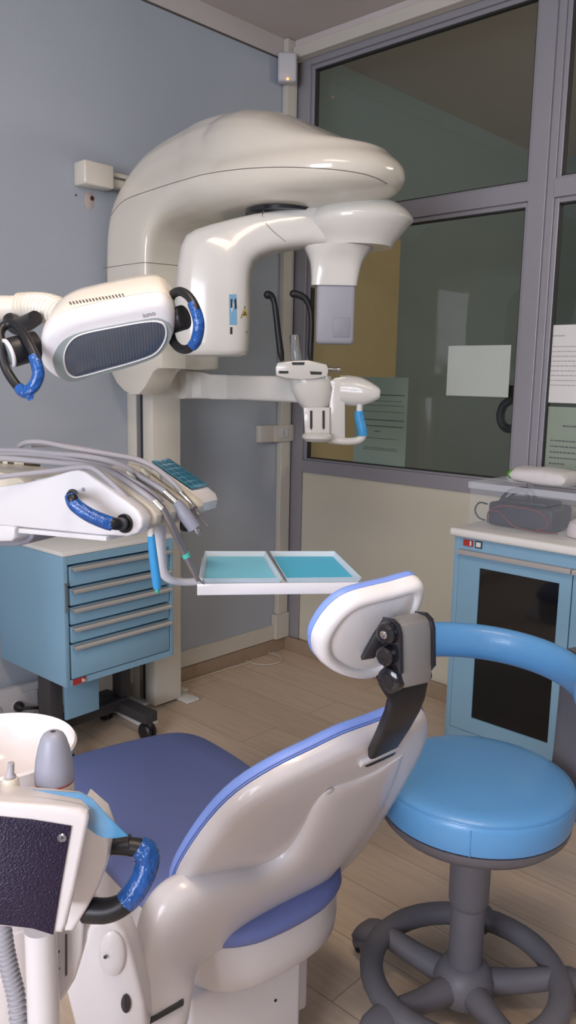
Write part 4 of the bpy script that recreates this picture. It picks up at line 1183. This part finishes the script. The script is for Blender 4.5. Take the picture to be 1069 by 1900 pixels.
rod(I1, 'nozzle', ((364, 1070, 1.67), (379, 1084, 1.675)), [.0035, .0015], 'chrome')
I2 = thing('dental_handpiece', 'short thick grey motor handpiece in the middle cradle', 'handpiece', A(350, 960, 1.69), GI)
hose(I2, ((-40, 838, 1.86), (30, 836, 1.83), (100, 842, 1.80), (170, 849, 1.76), (225, 864, 1.715), (265, 888, 1.685), (300, 908, 1.672), (308, 916, 1.67)), .0068)
rod(I2, 'coupling', ((305, 912, 1.67), (330, 934, 1.665)), .0075, 'chrome')
rod(I2, 'motor', ((327, 932, 1.665), (341, 952, 1.66), (361, 980, 1.66)), [.0105, .0155, .0145], 'sensordark')
rod(I2, 'chuck', ((360, 978, 1.66), (365, 985, 1.66), (371, 993, 1.66)), [.006, .0075, .004], 'chrome')
I3 = thing('dental_handpiece', 'thin ribbed steel handpiece beside the keypad', 'handpiece', A(365, 945, 1.75), GI)
hose(I3, ((36, 828, 1.90), (50, 821, 1.88), (80, 821, 1.87), (130, 831, 1.84), (200, 843, 1.80), (255, 853, 1.77), (290, 870, 1.755), (318, 893, 1.722), (337, 914, 1.715)), .0062)
rod(I3, 'coupling', ((334, 912, 1.715), (350, 930, 1.71), (361, 944, 1.70)), [.006, .0055, .0075], 'chrome')
rod(I3, 'ribbed_end', ((360, 943, 1.70), (364, 950, 1.70), (368, 955, 1.70), (372, 960, 1.70), (378, 967, 1.70), (386, 976, 1.70)), [.0085, .006, .0075, .005, .004, .003], 'steel')
I4 = thing('dental_handpiece', 'blue sleeved syringe hanging down before the trolley', 'syringe', A(285, 1040, 1.60), GI)
hose(I4, ((-40, 890, 1.70), (25, 882, 1.67), (95, 874, 1.645), (145, 867, 1.62), (172, 869, 1.605), (200, 890, 1.60), (230, 918, 1.595), (255, 945, 1.592), (270, 968, 1.592), (279, 984, 1.594)), .0056)
rod(I4, 'collar', ((278, 980, 1.594), (280, 994, 1.595)), .0072, 'opgwhite')
rod(I4, 'blue_sleeve', ((280, 991, 1.595), (284, 1030, 1.60), (290, 1075, 1.607), (292, 1091, 1.609)), [.0072, .0088, .0095, .0085], 'sleeveblue')
rod(I4, 'tip', ((291, 1089, 1.609), (292, 1097, 1.61)), .0045, 'mint', round_end=True)
bm = NB()
tube(bm, [A(*p) for p in ((-40, 843, 1.84), (40, 843, 1.82), (110, 850, 1.79), (170, 861, 1.725), (215, 874, 1.68), (235, 885, 1.662), (262, 901, 1.65), (290, 922, 1.646), (302, 934, 1.65))], .0055, 12)
tag(obj('instrument_hose', bm, 'hose', None), 'grey hose lying between the handpiece hoses on the cradles', 'hose')
bm = NB()
tube(bm, [A(*p) for p in ((60, 826, 1.92), (110, 826, 1.90), (170, 836, 1.86), (230, 848, 1.82), (270, 860, 1.80), (300, 882, 1.79), (322, 905, 1.78))], .0055, 12)
tag(obj('instrument_hose', bm, 'hose', None), 'grey hose nearest the keypad, arching behind the other hoses', 'hose')
# unidentified brown shape guessed as a holder, and cream cover plate at the left
t = thing('brown_box', 'unidentified brown olive box behind the hoses at the left edge', 'holder', A(20, 880, 1.86))
bm = NB(); prism(bm, [A(a, b, 1.97) for a, b in ((-60, 838), (60, 842), (62, 872), (-60, 878))], WH * .06, .004); obj('box_body', bm, 'brown', t)
bm = NB(); prism(bm, [A(a, b, 1.965) for a, b in ((5, 843), (14, 843), (14, 874), (5, 875))], WH * .004); prism(bm, [A(a, b, 1.965) for a, b in ((26, 843), (44, 843), (44, 872), (26, 873))], WH * .004); obj('box_rib', bm, 'cream', t, smooth=False)
bm = NB(); prism(bm, [U(a, b, .06) for a, b in ((-90, 868), (-5, 876), (38, 889), (45, 897), (-90, 930))], vv * .14, .006, 3); obj('cover_plate', bm, 'cream', DU)

# =================================================================== DENTAL LAMP
LQ = A(213, 642, 1.45)
bta = radians(34)
ln = (-WH * cos(bta) - Z * sin(bta))
ln = (ln + RH * .10).normalized()
def LP(px, py, off=0.):
    return PL(px, py, LQ + ln * off, ln)
LM = thing('dental_lamp', 'cream oval operating lamp with ribbed lens and two ring handles', 'operating lamp', A(190, 600, 1.5))
fo = [(70, 652), (75, 630), (90, 608), (120, 590), (160, 579), (205, 569), (250, 560), (288, 555), (308, 561), (321, 578), (326, 602), (321, 628), (308, 649), (284, 665), (245, 679), (205, 690), (165, 701), (132, 709), (104, 704), (82, 688), (72, 670)]
fpts = smooth_pts([LP(a, b) for a, b in fo], 3, True)
back = -ln
shift = back * .10
cF = sum(fpts, V()) / len(fpts)
bm = NB()
def lring(k, d, dz=0.): return [cF + (p - cF) * k + back * d + Z * dz for p in fpts]
loft(bm, [lring(.30, -.004), lring(.70, -.006), lring(.86, -.005), lring(.94, -.001), lring(.985, .008), lring(1.0, .020), lring(1.0, .0245)]); fb = obj('front_bezel', bm, 'white', LM, angle=60)
bm = NB(); loft(bm, [lring(.985, .024), lring(.985, .0275)]); obj('seam', bm, 'seam', LM)
bm = NB(); loft(bm, [lring(.99, .027), lring(1.0, .029), lring(.995, .055), lring(.965, .085), lring(.90, .105), lring(.75, .118), lring(.4, .124), lring(.02, .125)]); hb_ = obj('rear_housing', bm, 'lamp_cream', LM, angle=60)
tvl = bvh_of(fb); tvh = bvh_of(hb_)
bm = NB()
for k in range(17):
    x_ = 128 + k * 6.1; y_ = 561 - k * .96
    prism(bm, [stick(x_, y_, tvh, .0003), stick(x_ + 2.6, y_ - .4, tvh, .0003), stick(x_ + 5.6, y_ + 4.4, tvh, .0003), stick(x_ + 3, y_ + 4.9, tvh, .0003)], Z * .0006)
obj('vent_slots', bm, 'seam', LM, smooth=False)
lo_ = [(122, 665), (126, 645), (140, 627), (165, 617), (215, 607), (260, 599), (288, 597), (302, 604), (305, 622), (297, 642), (280, 658), (240, 672), (200, 683), (160, 694), (140, 697), (127, 687)]
lp_ = smooth_pts([LP(a, b, .0062) for a, b in lo_], 3, True)
cL = sum(lp_, V()) / len(lp_)
gl_o = [(98, 672), (101, 655), (112, 637), (130, 624), (160, 614), (215, 603), (262, 594), (292, 590), (310, 598), (318, 610), (317, 628), (305, 648), (284, 665), (240, 681), (200, 692), (160, 703), (130, 708), (108, 697)]
g_ = smooth_pts([LP(a, b, .0056) for a, b in gl_o], 3, True)
bm = NB(); dome(bm, g_, ln, [(1, -.006), (1, .0006), (.98, .001), (.1, .001)]); obj('grey_surround', bm, 'greypanel', LM, angle=50)
bm = NB(); loft(bm, [[cL + (p - cL) * k + ln * h for p in lp_] for k, h in ((1.055, -.004), (1.055, .002), (1.045, .0035), (1.025, .0035), (1.015, .001))]); obj('lens_ring', bm, 'white', LM)
M['lensrib'] = None
def lens_mat():
    m = mat('ribbed_lamp_lens', (0.05, 0.07, 0.10), 0.14, coat=0.8)
    nt = m.node_tree
    b = nt.nodes['Principled BSDF']
    tc = [n for n in nt.nodes if n.type == 'TEX_COORD'][0]
    mp = nt.nodes.new('ShaderNodeMapping')
    d_ = (LP(300, 640) - LP(120, 640)).normalized()
    mp.inputs['Rotation'].default_value = (0, 0, -math.atan2(d_.y, d_.x))
    wv = nt.nodes.new('ShaderNodeTexWave')
    wv.inputs['Scale'].default_value = 60
    wv.wave_type = 'BANDS'
    wv.bands_direction = 'X'
    nt.links.new(tc.outputs['Object'], mp.inputs['Vector'])
    nt.links.new(mp.outputs['Vector'], wv.inputs['Vector'])
    bp = nt.nodes.new('ShaderNodeBump')
    bp.inputs['Strength'].default_value = 0.2
    bp.inputs['Distance'].default_value = 0.004
    nt.links.new(wv.outputs['Fac'], bp.inputs['Height'])
    nt.links.new(bp.outputs['Normal'], b.inputs['Normal'])
    return m
M['lensrib'] = lens_mat()
bm = NB(); dome(bm, lp_, ln, [(1.03, -.002), (1.02, .001), (.97, .002), (.6, .003), (.05, .0035)]); obj('lens', bm, 'lensrib', LM, angle=60)
tx_ = (LP(300, 580) - LP(200, 600)).normalized(); ty_ = ln.cross(tx_)
if ty_.z < 0: ty_ = -ty_
bm = NB(); o_ = stick(266, 589, tvl, .0006); n_ = tvl.ray_cast(CAM, ray(275, 583).normalized())[1]
n_ = n_ if n_.dot(ln) > 0 else -n_
ty_ = n_.cross(tx_).normalized(); ty_ = ty_ if ty_.z > 0 else -ty_
tx_ = ty_.cross(n_).normalized(); tx_ = tx_ if tx_.dot(RH) > 0 else -tx_
text_into(bm, 'iuno', .0125, o_ + n_ * .0006, tx_, ty_); obj('lettering', bm, 'ink', LM, smooth=False)
# handles
def ring_handle(pts, r, film, knob, kr, capm):
    bm = NB(); tube(bm, [A(*p) for p in pts], r, 14, closed=True, sub=5); h_ = obj('ring_handle', bm, 'black', LM)
    bm = NB(); tube(bm, [A(*p) for p in film], [r * 1.15] + [r * 1.28] * (len(film) - 2) + [r * 1.2], 14); obj('film_sleeve', bm, 'bluefilm', h_, label='crumpled blue film sleeve')
    p, q = A(*knob[0]), A(*knob[1])
    bm = NB(); cyl(bm, p, q, kr, 28, .002); obj('handle_knob', bm, 'black', LM)
    if capm:
        d_ = (q - p).normalized()
        bm = NB(); lathe(bm, q + d_ * .0003, d_, [(kr * 1.0, 0), (kr * 1.02, .003), (kr * .9, .005), (kr * .78, .005), (kr * .76, .002), (.001, .002)], 28); c_ = obj('knob_cap', bm, 'white', LM)
        bm = NB(); lathe(bm, q + d_ * .0025, d_, [(kr * .74, 0), (kr * .74, .0012), (.001, .0014)], 28); obj('cap_disc', bm, 'greypanel', c_)
    return h_
ring_handle(((316, 556, 1.47), (322, 545, 1.455), (336, 541, 1.44), (352, 552, 1.425), (364, 575, 1.415), (369, 605, 1.415), (364, 632, 1.42), (350, 647, 1.435), (335, 647, 1.455), (322, 635, 1.47), (316, 615, 1.48), (312, 585, 1.48)), .0078,
            ((357, 562, 1.42), (366, 585, 1.415), (369, 607, 1.415), (364, 632, 1.42), (357, 642, 1.43)), ((312, 598, 1.475), (343, 588, 1.46)), .0215, False)
ring_handle(((3, 640, 1.43), (0, 618, 1.44), (8, 605, 1.45), (24, 602, 1.45), (40, 615, 1.43), (55, 640, 1.41), (68, 668, 1.40), (72, 692, 1.395), (64, 716, 1.395), (48, 727, 1.40), (32, 716, 1.41), (14, 690, 1.42), (5, 665, 1.425)), .0082,
            ((62, 660, 1.402), (69, 680, 1.397), (71, 697, 1.395), (62, 717, 1.395), (46, 728, 1.40), (36, 720, 1.408)), ((70, 640, 1.46), (18, 655, 1.43)), .0255, True)
bm = NB(); prism(bm, [A(a, b, 1.392) for a, b in ((40, 728), (72, 705), (60, 742), (52, 744))], WH * .003, .001); obj('film_tail', bm, 'bluefilm', LM)
# arm and corrugated elbow
bm = NB(); tube(bm, [A(-518, 585, 1.70), A(-250, 578, 1.68), A(-80, 572, 1.66), A(-20, 571, 1.66), A(42, 572, 1.65)], .0245, 22); obj('lamp_arm', bm, 'lamp_cream', LM)
bm = NB()
pp = smooth_pts([A(36, 571, 1.65), A(60, 570, 1.64), A(85, 572, 1.615), A(108, 580, 1.58), A(130, 598, 1.54)], 14)
rr_ = [(.0275 + .0018 * (1 if (k // 2) % 2 else -.6)) for k in range(len(pp))]
tube(bm, pp, rr_, 24, sub=1); obj('corrugated_sleeve', bm, 'lamp_cream', LM)
bm = NB(); tube(bm, [A(18, 592, 1.62), A(30, 606, 1.60), A(48, 600, 1.58), A(66, 590, 1.55)], [.014, .016, .016, .014], 14); obj('arm_joint', bm, 'black', LM)

# =================================================================== ASSISTANT UNIT AND SPITTOON
SP = thing('spittoon', 'white ceramic spittoon bowl at the left edge', 'spittoon', A(0, 1440, 1.25))
cb = A(-3, 1387, 1.25)
bm = NB(); rb = 151 * 1.25 / F
lathe(bm, V((cb.x, cb.y, cb.z - .10)), Z, [(.04, 0), (.075, .012), (rb * .82, .05), (rb * .95, .085), (rb * .985, .10), (rb, .104), (rb * .975, .108), (rb * .93, .104), (rb * .88, .085), (rb * .78, .05), (.05, .028), (.001, .024)], 48); obj('bowl', bm, 'ceramic', SP, angle=60)
bm = NB(); lathe(bm, V((cb.x, cb.y, cb.z - .30)), Z, [(.06, 0), (.06, .15), (.045, .205)], 32); obj('bowl_stem', bm, 'bezel', SP)
sup = A(125, 1452, 1.10)
bm = NB(); lathe(bm, V((cb.x, cb.y, 0)), Z, [(.11, 0), (.11, .012), (.075, .03), (.065, cb.z - .30)], 32); obj('pedestal', bm, 'bezel', SP)

AU = thing('assistant_unit', 'white assistant console with purple black panel at lower left', 'assistant unit', A(80, 1899, .84))
SA = .80
front = [(-60, 1487), (0, 1488), (100, 1495), (148, 1500), (163, 1507), (166, 1518), (158, 1560), (140, 1650), (124, 1718), (116, 1733), (104, 1733), (60, 1727), (-60, 1715)]
an_ = (-WH * cos(radians(18)) + RH * .25 + Z * sin(radians(12))).normalized()
AQ = A(80, 1600, SA)
def AP(px, py, off=0.): return PL(px, py, AQ + an_ * off, an_)
fp = [AP(a, b) for a, b in front]
bm = NB(); prism(bm, fp, -an_ * .07, .006, 4); cons = obj('console_body', bm, 'bezel', AU)
pan_ = [(-60, 1508), (0, 1514), (60, 1520), (133, 1532), (128, 1560), (114, 1640), (99, 1734), (60, 1722), (-60, 1708)]
bm = NB(); prism(bm, [AP(a, b, .0005) for a, b in pan_], an_ * .0015, .0006); obj('front_panel', bm, 'texture_black', AU, label='textured purple black front panel')
bm = NB(); lathe(bm, AP(115, 1555, .002), an_, [(.0048, 0), (.0048, .0006), (.0035, .0018), (.001, .002)], 16); sw = obj('panel_screw', bm, 'chrome', AU)
bm = NB(); c_ = AP(115, 1555, .0041); obox(bm, c_, RH, Z, an_, (.0025, .0005, .0002)); obox(bm, c_, RH, Z, an_, (.0005, .0025, .0002)); obj('screw_cross', bm, 'gasket', sw, smooth=False)
# side wing
wing = [(150, 1500), (185, 1530), (200, 1570), (197, 1605), (184, 1645), (160, 1690), (135, 1730), (118, 1730)]
bm = NB(); prism(bm, [A(a, b, .865) for a, b in wing], WH * .05, .005, 3); obj('side_wing', bm, 'bezel', AU)
# film over corner
fpx = [(60, 1466), (150, 1472), (170, 1482), (205, 1520), (230, 1545), (238, 1552), (214, 1556), (190, 1555), (178, 1549), (160, 1535), (166, 1500), (150, 1484)]
bm = NB(); prism(bm, [A(a, b, .835) for a, b in fpx], WH * .002, .0005); obj('protective_film', bm, 'film', AU, label='translucent blue film over the corner')
# handle
bm = NB(); lathe(bm, A(197, 1570, .90), (A(260, 1562, .90) - A(197, 1570, .90)), [(.012, -.004), (.0125, .004), (.0105, .006), (.0105, .03)], 20)
tube(bm, [A(205, 1569, .90), A(240, 1571, .90), A(266, 1578, .90), A(274, 1598, .898), A(264, 1630, .89), A(246, 1660, .885), A(225, 1680, .88), A(195, 1690, .88), A(158, 1688, .885)], [.0105, .011, .0125, .0125, .0125, .0125, .0135, .0145, .015], 16); hn = obj('handle', bm, 'black', AU)
bm = NB(); tube(bm, [A(255, 1571, .90), A(270, 1582, .90), A(273, 1600, .898), A(264, 1630, .89), A(247, 1658, .885), A(233, 1674, .882)], [.013, .0165, .0155, .0145, .0148, .014], 16); obj('film_sleeve', bm, 'bluefilm', hn, label='crumpled blue film sleeve')
# pillar, curved panel, hose
bm = NB(); p_ = A(76, 1735, .88); lathe(bm, V((p_.x, p_.y, 0)), Z, [(.0195, 0), (.0195, p_.z + .01)], 28); obj('pillar', bm, 'bezel', AU)
cpx = [(104, 1720), (150, 1700), (156, 1720), (152, 1770), (138, 1820), (120, 1850), (104, 1870)]
bm = NB(); prism(bm, [A(a, b, .91) for a, b in cpx], WH * .03, .004, 3); obj('curved_cover', bm, 'bezel', AU)
bm = NB(); prism(bm, [A(a, b, .908) for a, b in ((121, 1735), (124, 1735), (124, 1810), (121, 1812))], WH * .003); prism(bm, [A(a, b, .908) for a, b in ((103, 1768), (110, 1765), (110, 1768), (103, 1771))], WH * .003); prism(bm, [A(a, b, .908) for a, b in ((103, 1800), (110, 1797), (110, 1800), (103, 1803))], WH * .003); obj('panel_gap', bm, 'seam', AU, smooth=False)
# grey cone and nozzle stand on the console
hb0 = A(102, 1470, .90)
bm = NB(); obox(bm, (hb0 + A(10, 1464, .87)) / 2 - Z * .018, (hb0 - A(10, 1464, .87)).normalized(), WH, Z, (.05, .022, .0125), .004); obj('holder_bracket', bm, 'bezel', AU)
CN = thing('suction_cone', 'grey cone shaped holder cap with red ring behind the console', 'cone', A(103, 1466, .90))
b_ = A(102, 1470, .90); sc2 = .90 / F
bm = NB(); lathe(bm, b_, Z, [(38 * sc2, 0), (38 * sc2, 24 * sc2), (36 * sc2, 25 * sc2)], 32); obj('base', bm, 'cream', CN)
bm = NB(); lathe(bm, b_ + Z * (25 * sc2), Z, [(38.5 * sc2, 0), (38.5 * sc2, 3 * sc2)], 32); obj('red_ring', bm, 'red', CN, label='thin dark red ring')
bm = NB(); lathe(bm, b_ + Z * (28 * sc2), Z, [(38.5 * sc2, 0), (38.5 * sc2, 14 * sc2), (36 * sc2, 40 * sc2), (31 * sc2, 66 * sc2), (25 * sc2, 86 * sc2), (20 * sc2, 95 * sc2), (13 * sc2, 100 * sc2), (5.5 * sc2, 101 * sc2), (5 * sc2, 96 * sc2)], 36); obj('cap', bm, 'conegrey', CN, angle=60)
bm = NB(); lathe(bm, b_ + Z * (125 * sc2), Z, [(5.4 * sc2, 0), (5.2 * sc2, 3.7 * sc2)], 16); obj('top_hole', bm, 'gasket', CN)
NZ = thing('suction_nozzle', 'small cream hose nozzle standing left of the grey cone', 'nozzle', A(22, 1462, .87))
b_ = A(20, 1464, .87); sc2 = .87 / F
bm = NB(); lathe(bm, b_, Z, [(17 * sc2, 0), (17 * sc2, 18 * sc2), (14 * sc2, 24 * sc2)], 24); obj('collar', bm, 'cream', NZ)
bm = NB(); lathe(bm, b_ + Z * (24 * sc2), V((.06, .06, 1)), [(10 * sc2, 0), (11 * sc2, 4 * sc2), (7 * sc2, 10 * sc2), (6.5 * sc2, 32 * sc2), (4 * sc2, 33 * sc2)], 20); obj('tip', bm, 'hose', NZ)
bm = NB()
pp = smooth_pts([A(2, 1700, .90), A(8, 1750, .90), A(18, 1800, .895), A(30, 1850, .89), A(36, 1910, .88)], 22)
tube(bm, pp, [(.0098 + .0017 * (1 if (k // 2) % 2 else -.7)) for k in range(len(pp))], 16, sub=1)
tag(obj('corrugated_hose', bm, 'hose', None), 'grey corrugated suction hose hanging beside the white pillar', 'hose')

# =================================================================== LIGHT
def area(name, loc, target, sx, sy, power, col, spread=180):
    l_ = bpy.data.lights.new(name, 'AREA')
    l_.shape = 'RECTANGLE'; l_.size = sx; l_.size_y = sy; l_.energy = power; l_.color = col
    l_.spread = radians(spread)
    o = bpy.data.objects.new(name, l_)
    COL.objects.link(o)
    o.location = loc
    o.rotation_euler = (V(target) - V(loc)).to_track_quat('-Z', 'Y').to_euler()
    return o
# window in the back wall, behind the camera: daylight in front of its panes, real bars
wx0, wx1, wz0, wz1 = 1.7, 3.5, 1.0, 2.5
area('window_daylight', ((wx0 + wx1) / 2, YB + .03, (wz0 + wz1) / 2), ((wx0 + wx1) / 2, 0, (wz0 + wz1) / 2), wx1 - wx0, wz1 - wz0, 92, (0.86, 0.88, 1.0))
bm = NB()
for x_ in (wx0, (wx0 + wx1) / 2, wx1):
    box(bm, (x_ - .035, YB + .035, wz0 - .05), (x_ + .035, YB + .08, wz1 + .05), .004)
for z_ in (wz0, wz0 + .95, wz1):
    box(bm, (wx0, YB + .036, z_ - .03), (wx1, YB + .079, z_ + .03), .004)
struct('window_5', bm, 'trunk')
# ceiling lamp
area('ceiling_lamp_light', (2.3, -2.5, H - .075), (2.3, -2.5, 0), 1.15, .34, 18, (1.0, 0.80, 0.62))
t = thing('ceiling_lamp', 'long white ceiling lamp above the camera', 'ceiling lamp', (2.3, -2.5, H - .07))
bm = NB(); box(bm, (1.7, -2.7, H - .07), (2.9, -2.3, H - .001), .01); obj('housing', bm, 'socket', t)
area('office_fill_light', (3.6, 1.5, 2.55), (0.0, 1.2, 1.6), .9, .5, 17, (1.0, .88, .76))  # unseen fill light added to lift the dark office, no fixture there
wd = bpy.data.worlds.new('world'); SC.world = wd
wd.use_nodes = True
wd.node_tree.nodes['Background'].inputs[0].default_value = (.6, .65, .75, 1)
wd.node_tree.nodes['Background'].inputs[1].default_value = 0.3

SC.view_settings.view_transform = 'Standard'
SC.view_settings.look = 'None'
SC.view_settings.exposure = 0.5
SC.view_settings.gamma = 1.0
SC.view_settings.use_curve_mapping = False
SC.cycles.use_denoising = True
SC.cycles.max_bounces = 10
SC.cycles.transparent_max_bounces = 16
